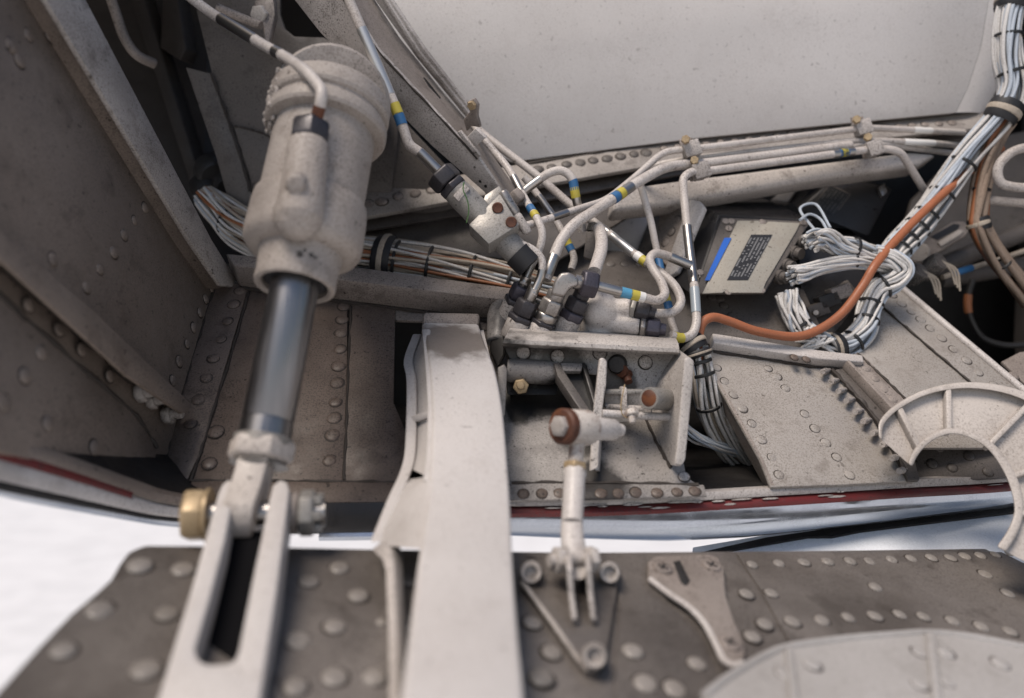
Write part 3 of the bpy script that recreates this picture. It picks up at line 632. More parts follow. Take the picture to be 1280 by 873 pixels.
# adjustable link rod
lr = thing('link_rod', 'white adjustable link rod with rusty bearing end, above the door', 'link rod', DP.at(722, 712, .022))
r0, r1 = P(699, 533, .636), P(776, 538, .686); ru = (r1 - r0).normalized()
part(lr, 'bearing_eye', lathe(r0, r1, [(.10, .0115), (.14, .0142), (.40, .0150), (.46, .0140), (.48, .0085)], 28), 'rust_white')
rg = part(lr, 'bearing_ring', lathe(r0, r1, [(.02, .0128), (.04, .0146), (.12, .0146), (.13, .012)], 28), 'rusty_steel')
part(rg, 'bearing_ball', lathe(r0, r1, [(-.05, .0050), (-.03, .0088), (.03, .0092), (.05, .0086)], 6), 'white_worn', bevel=.0006)
part(lr, 'cross_pin', lathe(r0, r1, [(.44, .0092), (.55, .0098), (.86, .0092), (.88, .0082), (.90, .0060), (1., .0055)], 22), 'white_paint')
s0, s1 = P(722, 548, .650), P(719, 583, .640)
part(lr, 'threaded_shank', lathe(s0, s1, [(0, .0085), (.3, .0062), (1, .0062)], 18), 'rust_white')
part(lr, 'lock_nut', hexnut(P(719, 579, .640), s1 - s0, .0100, .0065, .4), 'cad_gold', bevel=.0008)
q0, q1 = P(718.5, 588, .638), P(715, 655, .602)
part(lr, 'tube', lathe(q0, q1, [(0, .0082), (.04, .0092), (.10, .0094), (.14, .0085), (.9, .0083), (1.0, .0080)], 26), 'white_paint')
secs = []
for x, y, d, wx, wy in ((715, 650, .604, .0083, .0083), (715, 668, .594, .0086, .0075), (717, 684, .586, .0090, .0060), (721, 700, .576, .0082, .0055), (722, 714, .568, .0076, .0055), (722, 722, .563, .0050, .0045)):
    c = P(x, y, d); secs.append([c + V((math.cos(a) * wx, math.sin(a) * wy, 0)) for a in [2 * math.pi * k / 16 for k in range(16)]])
part(lr, 'blade_end', loft(secs), 'white_paint')

# slotted plate on the door, right of the link
sl = thing('latch_plate', 'slotted dogleg plate with three cross-head screws on the door', 'plate', DP.at(870, 760))
spx = [(810, 702), (818, 695), (884, 692), (898, 697), (905, 710), (908, 745), (918, 775), (930, 803), (932, 818), (927, 830), (915, 833), (905, 826), (893, 800), (880, 775), (860, 755), (830, 736), (811, 722)]
part(sl, 'plate', panel(spx, DP, .006, .007), 'warm_grey', bevel=.0014, seg=3)
part(sl, 'worn_edge', sweep(rounded([DP.at(x, y, .0066) for x, y in ((812, 724), (838, 744), (862, 759), (880, 778), (894, 804), (904, 826), (917, 833), (928, 829))], .01), .0023, 8), 'white_paint')
for x, y in ((828, 711), (889, 708), (912, 805)):
    s_ = shared(sl, 'screw', 'screw', DP.at(x, y, .007), DP.n, .0078, turn=.5); shared(sl, 'screw_recess', 'cross', DP.at(x, y, .0071), DP.n, .0078, turn=.5)
part(sl, 'slot', panel([(842, 702), (850, 700), (863, 726), (858, 732), (852, 729)], DP, .003, .0076), 'black_paint', bevel=.0006)

# pale fairing in the door's lower right
fr = thing('door_fairing', 'pale ribbed fairing riveted to the lower right of the door', 'fairing', DP.at(1150, 853))
fpx = [(850, 905), (880, 868), (905, 848), (940, 826), (978, 807), (1060, 796), (1150, 788), (1163, 787), (1215, 794), (1285, 808), (1420, 835), (1420, 990), (850, 990)]
part(fr, 'shell', panel(fpx, DP, .03, .030), 'fairing_paint', bevel=.004, seg=3)
for x0, x1, yt, xb in ((982, 992, 806, 1000), (1158, 1170, 787, 1178)):
    part(fr, 'rib', panel([(x0, yt + 2), (x1, yt + 2), (xb + 10, 960), (xb - 2, 960)], DP, .004, .0335), 'fairing_paint', bevel=.0015)
part(fr, 'top_bead', sweep(rounded([DP.at(x, y, .0295) for x, y in ((880, 870), (905, 850), (940, 828), (978, 809), (1060, 798), (1163, 790), (1215, 796), (1285, 810), (1400, 833))], .02), .0026, 8), 'fairing_paint')
rivets(fr, 'flat_fairing', DP, [(981, 842), (1015, 831), (1150, 816), (1181, 816), (1183, 852), (1150, 856), (1250, 830)], .0062, .030)

# ================================================================== diagonal beam across the upper bay
FS = Plane((400, 20, .84), (620, 250, .88), (470, 62, .835))
db = struct('diagonal_beam', panel([(352, -20), (420, -20), (472, 62), (535, 130), (598, 198), (640, 258), (630, 268), (612, 262), (606, 241), (540, 183), (477, 120), (400, 41)], FS, .005), 'white_worn', 'cream diagonal channel beam across the upper bay', bevel=.0012)
e_ = [(420, -20), (472, 62), (535, 130), (598, 198), (637, 250)]; h_ = [(452, -25), (500, 48), (556, 118), (592, 160), (648, 240)]
part(db, 'beam_web', loft([[FS.at(x, y, -.004) for x, y in e_], [FS.at(x, y, -.075) for x, y in h_], [FS.at(x, y, -.079) for x, y in h_], [FS.at(x, y, -.008) for x, y in e_]], False), 'warm_grey')
RL = P3(FS.at(452, -25, -.07), FS.at(592, 160, -.07), FS.at(480, 40, -.07))
part(db, 'far_rail', panel([(450, -25), (472, -25), (530, 62), (590, 139), (596, 150), (588, 154), (520, 72)], RL, .006), 'white_worn', bevel=.0012)
part(db, 'rail_lip', panel([(463, -25), (467, -25), (524, 65), (588, 144), (586, 147), (520, 68)], RL, .006, .004), 'white_worn', bevel=.001)
part(db, 'web_slot', panel([(527, 97), (531, 97), (551, 122), (549, 126)], P3(FS.at(500, 95, -.02), FS.at(560, 160, -.02), FS.at(556, 118, -.072)), .002, .003), 'black_paint')
part(db, 'splice_tab', panel([(581, 174), (594, 161), (607, 173), (590, 187)], FS, .006, -.004), 'white_paint', bevel=.001)
part(db, 'flange_joint', panel([(571, 166), (575, 164), (600, 195), (597, 199)], FS, .004, .002), 'white_worn', bevel=.0008)
for x, y in ((600, 227), (607, 233)): shared(db, 'rivet', 'black_dot', FS.at(x, y, .0004), FS.n, .0018)
clp = thing('tube_clamp', 'small grimy tube clamp at the tip of the diagonal beam', 'clamp', FS.at(592, 140, -.04))
part(clp, 'strap', panel([(583, 128), (592, 124), (597, 132), (596, 146), (600, 160), (588, 158), (583, 165), (579, 150), (587, 140)], FS, .006, -.035), 'warm_grey', bevel=.0012)
part(clp, 'screw', hexnut(FS.at(591, 131, -.034), FS.n, .005, .005), 'cad_gold')

# ================================================================== tubes
def hyd(label, pts, r, bend=.018, bands=(), mat='tube_paint', smooth=False, name='hydraulic_tube', cat_='tube', group='painted hydraulic tubes in the bay'):
    q = pts3(pts); path = catmull(q, 7) if smooth else rounded(q, bend)
    t = thing(name, label, cat_, q[-1], group)
    pipe = part(t, 'pipe', sweep(path, r, 14), mat)
    for px, py, ln, m, k in bands:
        s = near(path, px, py)
        if m == 'sleeve': part(t, 'bare_sleeve', sweep(cut(path, s - ln / 2, s + ln / 2, 4), r * k, 14), 'steel')
        else: part(t, 'marking_band', sweep(cut(path, s - ln / 2, s + ln / 2, 3), r * k, 14), m)
    return t
YB = lambda x0, y0, x1, y1, ln=.011: [(x0, y0, ln, 'tape_yellow', 1.1), (x1, y1, ln, 'tape_blue', 1.1)]
r6, r5 = .0047, .0040
hyd('thick white tube sweeping from the upper clamp down to the elbow fitting', [(1063, 182, .985), (878, 205, .93), (852, 206, .92), (829, 210, .90), (800, 226, .88), (754, 257, .85), (716, 281, .83), (700, 302, .82), (692, 322, .81), (682, 350, .805)], .0057, .03,
    [(688, 332, .022, 'sleeve', 1.05), (779, 241, .030, 'sleeve', 1.04), (775, 243, .008, 'tape_yellow', 1.1), (769, 247, .008, 'tape_blue', 1.1)])
hyd('topmost white tube that drops to a hooked end beside the valve block', [(1205, 166, 1.05), (1085, 160, .995), (871, 186, .93), (856, 187, .925), (829, 190, .92), (796, 220, .90), (758, 251, .885), (715, 264, .855), (677, 277, .83), (641, 287, .80), (632, 294, .795), (641, 302, .795), (664, 310, .795), (679, 324, .795), (677, 345, .795), (666, 369, .792)], r5, .016,
    [(671, 352, .026, 'sleeve', 1.08), (700, 270, .022, 'sleeve', 1.05), (1197, 165, .016, 'tape_blue', 1.1), (1150, 163, .03, 'tape_white', 1.06)])
hyd('slim tube from the beam tip ending in a double-nut fitting', [(588, 150, .92), (602, 171, .90), (637, 212, .87), (657, 251, .84), (672, 274, .815), (679, 292, .81), (675, 311, .81), (664, 332, .81), (654, 356, .808)], r5, .016,
    [(665, 262, .010, 'tape_blue', 1.12), (669, 269, .007, 'tape_yellow', 1.12), (659, 342, .020, 'sleeve', 1.08), (648, 231, .026, 'sleeve', 1.06)])
hyd('short white arched tube with a blue and yellow band', [(650, 244, .87), (660, 235, .87), (686, 216, .87), (703, 212, .87), (716, 223, .87), (719, 243, .87), (723, 262, .875), (728, 290, .88)], r6, .02,
    [(717, 232, .011, 'tape_blue', 1.1), (718.5, 241, .011, 'tape_yellow', 1.1), (665, 231, .022, 'sleeve', 1.04), (721, 253, .010, 'sleeve', 1.04)])
hyd('short tube behind the arched one, banded near its lower end', [(655, 222, .90), (664, 233, .90), (690, 268, .89), (703, 290, .88), (711, 307, .88), (719, 322, .875), (714, 337, .87)], r5, .014,
    [(709, 303, .008, 'tape_yellow', 1.12), (712, 311, .008, 'tape_blue', 1.12), (683, 258, .030, 'sleeve', 1.04)])
hyd('long tube running diagonally down and curling back into the casting outlet', [(595, 160, .95), (618, 179, .94), (672, 220, .92), (715, 258, .905), (737, 274, .895), (759, 290, .885), (794, 319, .865), (826, 341, .845), (845, 358, .835), (853, 378, .825), (842, 392, .82), (815, 392, .815), (804, 389, .815)], r6, .02,
    [(777, 305, .034, 'chrome', 1.06), (803, 327, .009, 'tape_yellow', 1.12), (798, 322, .008, 'tape_white', 1.14), (756, 288, .012, 'sleeve', 1.08)])
hyd('thin tube hanging from the crossing of the two thick tubes', [(799, 226, .895), (806, 250, .895), (813, 274, .895), (820, 309, .89), (826, 336, .88), (830, 363, .865), (835, 380, .86), (839, 403, .85), (845, 418, .84)], r5, .02,
    [(834, 374, .009, 'tape_yellow', 1.14), (836, 383, .010, 'tape_blue', 1.14), (825, 330, .016, 'tape_blue', 1.06)])
hyd('looped white tube from the purple nut with a cyan and yellow band', [(738, 355, .79), (760, 361, .79), (800, 371, .795), (822, 377, .80), (832, 369, .805), (827, 352, .82), (816, 337, .83), (811, 324, .835), (818, 316, .84), (832, 319, .845), (863, 332, .85)], r6, .014,
    [(758, 360, .030, 'sleeve', 1.12), (784, 367.5, .011, 'tape_cyan', 1.12), (793, 369.5, .009, 'tape_yellow', 1.12), (802, 371, .006, 'tape_white', 1.12), (850, 327, .026, 'sleeve', 1.1)])
hyd('long tube dropping from the clamp beside the grey electrical box', [(1160, 246, 1.02), (1127, 192, .985), (1115, 187, .98), (1094, 186, .98), (878, 215, .92), (862, 215, .91), (853, 224, .905), (855, 246, .90), (859, 286, .885), (863, 323, .87), (868, 358, .85), (871, 404, .83), (866, 419, .825), (852, 424, .82), (838, 419, .815)], r6, .014,
    [(1065, 189, .012, 'tape_blue', 1.1), (1058, 190, .010, 'tape_yellow', 1.1), (1040, 193, .030, 'sleeve', 1.05), (861, 307, .050, 'sleeve', 1.08), (866, 340, .030, 'sleeve', 1.08), (869, 375, .030, 'clear_sleeve', 1.12), (848, 423, .010, 'tape_yellow', 1.12)])
hyd('stubby vertical tube above the purple nut', [(748, 285, .85), (752, 296, .84), (752, 312, .825), (743, 340, .80)], .0066, .014, [])
hyd('second line of the parallel run between the two clamps', [(1200, 182, 1.06), (1160, 179, 1.02), (1095, 176, 1.0), (1063, 177, .99), (868, 198, .94), (852, 201, .935), (817, 207, .94), (800, 222, .96)], r5, .02, [(1150, 179, .05, 'tape_white', 1.06)])
hyd('slack lower line leaving the right-hand clamp towards the dark corner', [(1063, 184, .99), (1100, 180, 1.0), (1200, 193, 1.06), (1230, 200, 1.08)], r5, .02, [])
hyd('silver-sleeved tube in the top left leading to the actuator port', [(225, -14, .76), (242, 0, .755), (263, 16, .745), (335, 60, .69), (358, 72, .67), (383, 89, .642), (402, 112, .625), (402, 126, .622), (392, 160, .630)], .0047, .022,
    [(300, 39, .062, 'sleeve', 1.08), (347, 67, .012, 'sleeve', 1.06), (397, 143, .012, 'rusty_steel', 1.03)])
hyd('tube crossing the diagonal beam with a yellow and blue band', [(430, -18, .80), (437, 2, .80), (452, 36, .80), (488, 119, .80), (500, 148, .80), (511, 182, .80), (524, 190, .80), (550, 216, .80)], .0052, .012,
    [(470, 77, .072, 'chrome', 1.05), (495, 137, .012, 'tape_yellow', 1.1), (500, 150, .012, 'tape_blue', 1.1), (536, 203, .026, 'sleeve', 1.05)])
hyd('pale bent tube lost in the dark upper left recess', [(132, -20, 1.0), (141, 5, 1.0), (155, 48, 1.0), (170, 70, 1.0), (193, 80, 1.02)], .0062, .03, [], 'warm_grey')
hyd('white U-bent tube at the right edge', [(1300, 182, .96), (1265, 188, .96), (1246, 208, .96), (1248, 230, .96), (1270, 235, .96), (1300, 235, .96)], .0056, .03, [])
hyd('straight white tube at the right edge below the U-bent one', [(1228, 250, 1.0), (1300, 256, .98)], .0056, .03, [])

def clampset(label, pts, ztop, loc):
    c = thing('line_clamp', label, 'clamp', loc, 'clamps holding the parallel tubes')
    for k, (x, y, d) in enumerate(pts):
        p = P(x, y, d); part(c, 'clamp_block', slab(p, V((.0095, .001, .003)), V((0, .008, 0)), V((-.003, 0, .0085))), 'white_worn', bevel=.0015)
    for k, (x, y, d) in enumerate(ztop):
        part(c, 'clamp_screw', hexnut(P(x, y, d), V((-.2, -1, .1)), .0052, .006, .3), 'cad_gold')
    a, b = P(pts[0][0] - 7, pts[0][1] - 14, pts[0][2] + .012), P(pts[-1][0] - 4, pts[-1][1] + 12, pts[-1][2] + .012)
    s = V((.008, 0, .001)); part(c, 'clamp_plate', prism([a - s, a + s, b + s, b - s], V((0, .003, 0))), 'warm_grey', bevel=.001)
clampset('tube clamp stack near the arched tube, left end of the parallel run', [(864, 187, .925), (876, 214, .918)], [(857, 176, .915), (868, 202, .915)], P(866, 200, .92))
clampset('tube clamp stack at the right end of the parallel run', [(1078, 160, .992), (1092, 186, .978)], [(1070, 151, .985), (1084, 173, .978)], P(1082, 172, .98))

# ================================================================== valve block with brass-brown plugs
vb = thing('valve_block', 'square alloy valve block with two rusty plugs below the diagonal beam', 'valve', P(617, 275, .79))
va, vz = P(548, 216, .80), P(652, 322, .80); vu = (vz - va).normalized()
part(vb, 'inlet_nut', hexnut(va, vu, .0165, .016, .4), 'dark_anodised', bevel=.001)
part(vb, 'collar_nut', hexnut(va + vu * .017, vu, .0158, .008, .1), 'dark_anodised', bevel=.0008)
part(vb, 'body', lathe(va + vu * .025, vz, [(0, .0135), (.1, .0142), (.42, .0142), (.44, .0125), (.72, .0125), (.74, .0135), (.93, .0135), (1, .012)], 28), 'dull_alloy')
part(vb, 'wrench_flat', prism(pts3([(566, 245, .785), (580, 230, .785), (587, 236, .785), (573, 252, .785)]), V((.001, .01, 0))), 'white_worn', bevel=.0008)
part(vb, 'end_cap', lathe(vz - vu * .006, vz + vu * .012, [(0, .015), (1, .0145)], 24), 'rubber')
VP = Plane((586, 281, .782), (648, 281, .782), (617, 240, .795))
blk = part(vb, 'block', panel([(586, 281), (611, 305), (649, 281), (625, 242)], VP, .022), 'dull_alloy', bevel=.001)
part(vb, 'upper_block', panel([(601, 262), (606, 244), (624, 232), (632, 246)], VP, .015, -.004), 'dull_alloy', bevel=.001)
for x, y in ((622, 260), (639, 278)):
    part(blk, 'plug', lathe(VP.at(x, y, -.001), VP.at(x, y, .0035), [(0, .0056), (.7, .0056), (1, .0046), (.9, .0025)], 20), 'rusty_steel')
part(vb, 'lock_wire', sweep(catmull(pts3([(580, 228, .782), (579, 238, .78), (584, 250, .779), (586, 264, .779), (583, 279, .779)]), 5), .0006, 6), 'lock_wire_green')
sv = thing('inline_fitting', 'small grey inline union beside the valve block', 'fitting', P(640, 250, .80))
for nm, a, b, r, m in (('sleeve', (628, 240, .80), (645, 268, .80), .0055, 'grey_metal'), ('tail', (645, 268, .80), (660, 292, .80), .0048, 'white_worn')):
    part(sv, nm, lathe(P(*a), P(*b), [(0, r * .8), (.1, r), (.9, r), (1, r * .8)], 16), m)
part(sv, 'union_nut', hexnut(P(641, 240, .835), V((1, 0, -1.2)), .0085, .013), 'warm_grey', bevel=.0008)
# grey connector behind the stubby tube
gb = thing('relief_valve', 'small grey block valve behind the stubby tube', 'valve', P(740, 310, .86))
part(gb, 'block', prism(pts3([(733, 290, .86), (747, 288, .86), (748, 300, .86), (741, 325, .86), (729, 322, .86)]), V((.004, .02, 0))), 'recess_grey', bevel=.0015)
part(gb, 'cap', lathe(P(742, 291, .868), P(746, 280, .868), [(0, .0085), (.8, .0085), (1, .006)], 18), 'black_paint')

# ================================================================== service bracket
br = thing('service_bracket', 'white flanged bracket with gusset ends on the back wall', 'bracket', P(740, 500, .76))
WB = Plane((630, 432, .785), (848, 440, .79), (740, 520, .775))
part(br, 'web', panel([(628, 428), (849, 436), (846, 450), (818, 492), (812, 528), (757, 530), (757, 470), (640, 455)], WB, .004), 'bracket_paint', bevel=.001)
lf = [(638, 408, .815), (637, 411, .785), (634, 417, .762), (630, 424, .752), (628, 429, .752), (628, 433, .758), (628, 434, .79), (637, 413, .815)]
rf = [(844, 422, .82), (846, 425, .79), (848, 430, .768), (849, 436, .758), (849, 441, .758), (848, 444, .764), (847, 444, .795), (844, 427, .82)]
part(br, 'top_flange', loft([pts3(lf)] + [[P(*a).lerp(P(*b), t) for a, b in zip(lf, rf)] for t in (.25, .5, .75)] + [pts3(rf)]), 'bracket_paint', ang=35)
part(br, 'end_gusset', prism(pts3([(846, 438, .785), (860, 449, .725), (847, 583, .715), (838, 582, .735), (813, 528, .775), (817, 482, .785)]), V((.004, .001, 0))), 'bracket_paint', bevel=.001)
part(br, 'gusset_flange', prism(pts3([(855, 449, .722), (862, 446, .722), (868, 452, .722), (866, 480, .721), (857, 575, .712), (853, 582, .712), (843, 582, .712), (846, 560, .713)]), V((0, .005, 0))), 'bracket_paint', bevel=.0018, seg=3)
for x, y in ((654, 441), (697, 446), (750, 442), (807, 453)):
    shared(br, 'rivet', 'flat_white', WB.at(x, y, .0005), WB.n, .0066)
part(br, 'centre_fin', prism(pts3([(749, 449, .745), (754, 447, .745), (759, 452, .745), (758, 480, .742), (752, 520, .735), (748, 585, .715), (737, 590, .714), (741, 520, .735)]), V((.0, .006, 0))), 'bracket_paint', bevel=.0016, seg=3)
part(br, 'fin_web', prism(pts3([(757, 450, .75), (757, 455, .785), (750, 590, .735), (748, 588, .718), (752, 520, .737)]), V((-.003, 0, 0))), 'bracket_paint')
part(br, 'left_plate', prism(pts3([(622, 460, .755), (630, 456, .755), (634, 462, .755), (631, 520, .74), (623, 520, .74)]), V((0, .03, 0))), 'white_stain', bevel=.001)
lg_ = part(br, 'pivot_lug', lathe(P(634, 463, .775), P(696, 467, .775), [(0, .0105), (.1, .0118), (.85, .0118), (.95, .0105), (1, .008)], 24), 'white_stain')
part(br, 'lug_base', prism(pts3([(632, 473, .785), (700, 474, .785), (696, 494, .775), (634, 494, .775)]), V((0, .015, 0))), 'white_stain', bevel=.002)
part(br, 'mount_bolt', cat(hexnut(P(651, 482, .772), V((0, -1, -.1)), .0078, .009, .2), lathe(P(651, 482, .7635), P(651, 482, .755), [(0, .0042), (1, .0036)], 14)), 'cad_gold', bevel=.0005)
# dark channel arm
ca = thing('channel_arm', 'dark tapering channel arm left of the bracket fin', 'arm', P(720, 490, .75))
CA = Plane((697, 456, .772), (731, 456, .775), (745, 520, .742))
part(ca, 'back_plate', panel([(696, 456), (733, 456), (752, 520), (738, 522)], CA, .003, -.006), 'black_paint')
part(ca, 'near_flange', panel([(692, 454), (699, 452), (704, 462), (743, 521), (737, 527), (728, 517), (697, 470)], CA, .014, .006), 'recess_grey', bevel=.001)
part(ca, 'far_flange', panel([(727, 454), (731, 453), (751, 514), (749, 520), (746, 518)], CA, .012, .004), 'black_paint', bevel=.0008)
part(ca, 'top_pad', panel([(700, 453), (729, 454), (727, 464), (704, 464)], CA, .006, .004), 'white_stain', bevel=.0015)
# knob, screw
kb = thing('plunger_knob', 'black oval plunger with rusty screw on the bracket web', 'plunger', WB.at(775, 460))
part(kb, 'disc', lathe(WB.at(773, 454, .002), WB.at(771, 456, .014), [(0, .0085), (.5, .0095), (.8, .0095), (1, .0075)], 24), 'black_paint')
part(kb, 'screw', lathe(WB.at(781, 462, .004), WB.at(786, 478, .012), [(0, .0035), (.3, .0045), (.31, .006), (.5, .006), (.52, .004), (1, .0038)], 14), 'rusty_steel')
part(kb, 'washer', lathe(WB.at(778, 463, .010), WB.at(776, 463.5, .012), [(0, .0066), (1, .0066)], 18), 'rusty_steel')
# crosswise rod and clevis with sensor
cr_ = thing('cross_rod', 'thin white rod across the bracket', 'rod', P(800, 520, .74))
part(cr_, 'rod', lathe(P(752, 517, .735), P(842, 522, .75), [(0, .0037), (1, .0037)], 16), 'white_paint')
part(cr_, 'end_collar', lathe(P(838, 521.5, .749), P(843, 522, .751), [(0, .0058), (1, .0054)], 16), 'white_worn')
cv = thing('clevis_joint', 'weathered clevis with a silver bush and rusty pin in the bracket', 'clevis', P(800, 500, .745))
x0, x1 = P(757, 497, .752), P(808, 500, .742); xu = (x1 - x0).normalized()
part(cv, 'fork_bar', prism(pts3([(756, 487, .75), (806, 487, .74), (806, 493, .74), (756, 494, .75)]), V((0, .012, 0))), 'dull_alloy', bevel=.0015)
part(cv, 'fork_bar', prism(pts3([(756, 505, .75), (806, 508, .74), (806, 514, .74), (756, 511, .75)]), V((0, .012, 0))), 'white_worn', bevel=.0015)
part(cv, 'fork_web', prism(pts3([(756, 490, .757), (806, 490, .747), (806, 511, .747), (756, 509, .757)]), V((0, .004, 0))), 'grey_metal')
part(cv, 'fork_bridge', prism(pts3([(776, 484, .745), (784, 484, .743), (785, 516, .742), (777, 517, .744)]), V((0, .016, 0))), 'white_worn', bevel=.002)
y0, y1 = P(811, 498, .728), P(836, 500, .755)
part(cv, 'silver_bush', lathe(y0, y1, [(0, .0098), (.06, .0104), (.9, .0104), (1, .0095)], 28), 'dull_alloy')
part(cv, 'rusty_core', lathe(y0, y1, [(-.03, .0060), (.0, .0078), (.1, .0078)], 24), 'rusty_steel')
part(cv, 'tail', lathe(y1, P(847, 502, .763), [(0, .009), (.6, .0088), (.62, .007), (1, .0066)], 18), 'rust_white')
part(cv, 'pin_nut', cat(hexnut(P(789, 513, .733), V((.1, -.6, -1)), .0068, .006, .4), lathe(P(789.5, 520, .730), P(790.5, 529, .727), [(0, .0038), (1, .003)], 12)), 'rust_white', bevel=.0006)
part(cv, 'lock_wire', sweep(catmull(pts3([(781, 481, .736), (778, 495, .732), (776, 508, .731), (778, 518, .731), (784, 523, .730)]), 5), .0006, 6), 'cad_gold')

# ================================================================== hydraulic fittings above the bracket
def fitting(label, base, tip, spec_, loc=None, group='straight hydraulic fittings above the bracket'):
    a, b = P(*base), P(*tip); t = thing('pipe_fitting', label, 'fitting', a, group); u = (b - a).normalized(); L = (b - a).length
    for nm, t0, t1, r, m, kind in spec_:
        if kind == 'hex': part(t, nm, hexnut(a + u * L * t0, u, r, L * (t1 - t0), .25), m, bevel=.0008)
        else: part(t, nm, lathe(a + u * L * t0, a + u * L * t1, [(0, r * .93), (.12, r), (.88, r), (1, r * .93)], 22), m)
    return t
fitting('grey-nutted fitting, leftmost above the bracket', (632, 402, .835), (660, 345, .808), [('boss', -.2, .42, .0118, 'white_worn', 'c'), ('collar', .40, .52, .0125, 'dark_anodised', 'hex'), ('union_nut', .52, .80, .0108, 'purple_nut', 'hex'), ('ferrule', .80, 1.0, .0060, 'steel', 'c')])
fitting('dark-nutted fitting nearest the bracket end, with white boss', (645, 412, .805), (668, 360, .793), [('boss', -.2, .22, .0128, 'white_worn', 'c'), ('collar', .20, .34, .0140, 'dark_anodised', 'hex'), ('union_nut', .34, .70, .0118, 'dark_anodised', 'hex'), ('ferrule', .70, 1.0, .0060, 'steel', 'c')])
ef = fitting('elbow fitting with a bare metal knee', (676, 412, .80), (697, 364, .79), [('boss', -.2, .12, .0125, 'white_worn', 'c'), ('collar', .10, .22, .0135, 'dark_anodised', 'hex'), ('adapter', .22, .42, .0108, 'steel', 'c'), ('union_nut', .42, .78, .0118, 'grey_metal', 'hex'), ('neck', .78, 1.0, .0090, 'grey_metal', 'c')], group='elbow fittings above the bracket')
kn = prism(pts3([(688, 368, .778), (694, 350, .778), (701, 341, .778), (712, 340, .778), (723, 347, .778), (724, 357, .778), (712, 361, .778), (705, 372, .778)]), V((0, .018, 0)))
part(ef, 'knee', kn, 'grey_metal', bevel=.003, seg=3)
part(ef, 'knee_outlet', lathe(P(718, 352, .787), P(730, 354, .788), [(0, .0075), (1, .007)], 18), 'grey_metal')
part(ef, 'outlet_nut', hexnut(P(726, 353, .788), P(745, 357, .79) - P(726, 353, .788), .0145, .0165, .25), 'purple_nut', bevel=.001)
fitting('dark double-nut fitting between the elbow and the white casting', (706, 412, .81), (732, 358, .80), [('boss', -.2, .25, .0118, 'white_worn', 'c'), ('collar', .22, .42, .0135, 'purple_nut', 'hex'), ('union_nut', .42, .72, .0122, 'dark_anodised', 'hex'), ('neck', .72, 1.0, .0085, 'dark_anodised', 'c')])
cs = thing('valve_casting', 'white rounded valve casting with two side outlets behind the bracket', 'valve', P(752, 400, .83))
body = blend(cat(ball(P(750, 390, .825), .0195), ball(P(749, 372, .828), .0150), lathe(P(748, 382, .835), P(747, 430, .835), [(0, .018), (1, .0195)], 20), lathe(P(752, 385, .828), P(789, 385, .818), [(0, .0095), (1, .0098)], 20), lathe(P(752, 404, .825), P(800, 409, .815), [(0, .0100), (1, .0092)], 20)), .0016, 7)
part(cs, 'body', body, 'white_paint', ang=80)
for a, b, ms in (((788, 385, .818), (808, 390, .815), ('dull_alloy', 'dark_anodised')), ((800, 409, .815), (826, 412, .812), ('grey_metal', 'purple_nut'))):
    p, q = P(*a), P(*b); u = (q - p).normalized()
    part(cs, 'outlet_collar', hexnut(p, u, .0105, .0055), ms[0], bevel=.0006)
    part(cs, 'outlet_nut', hexnut(p + u * .006, u, .0115, .014, .3), ms[1], bevel=.0008)
    part(cs, 'outlet_neck', lathe(p + u * .019, p + u * .026, [(0, .007), (1, .006)], 16), ms[1])
st = thing('mounting_boss', 'grimy rounded boss at the left end of the fittings', 'boss', P(630, 410, .83))
part(st, 'body', blend(cat(ball(P(628, 392, .845), .0155), lathe(P(627, 395, .84), P(622, 430, .82), [(0, .0155), (1, .012)], 18)), .0018, 5), 'white_stain', ang=80)
part(st, 'foot', prism(pts3([(614, 402, .83), (632, 400, .82), (632, 445, .80), (622, 460, .79), (612, 440, .81)]), V((.0, .02, 0))), 'shell_dark', bevel=.003)

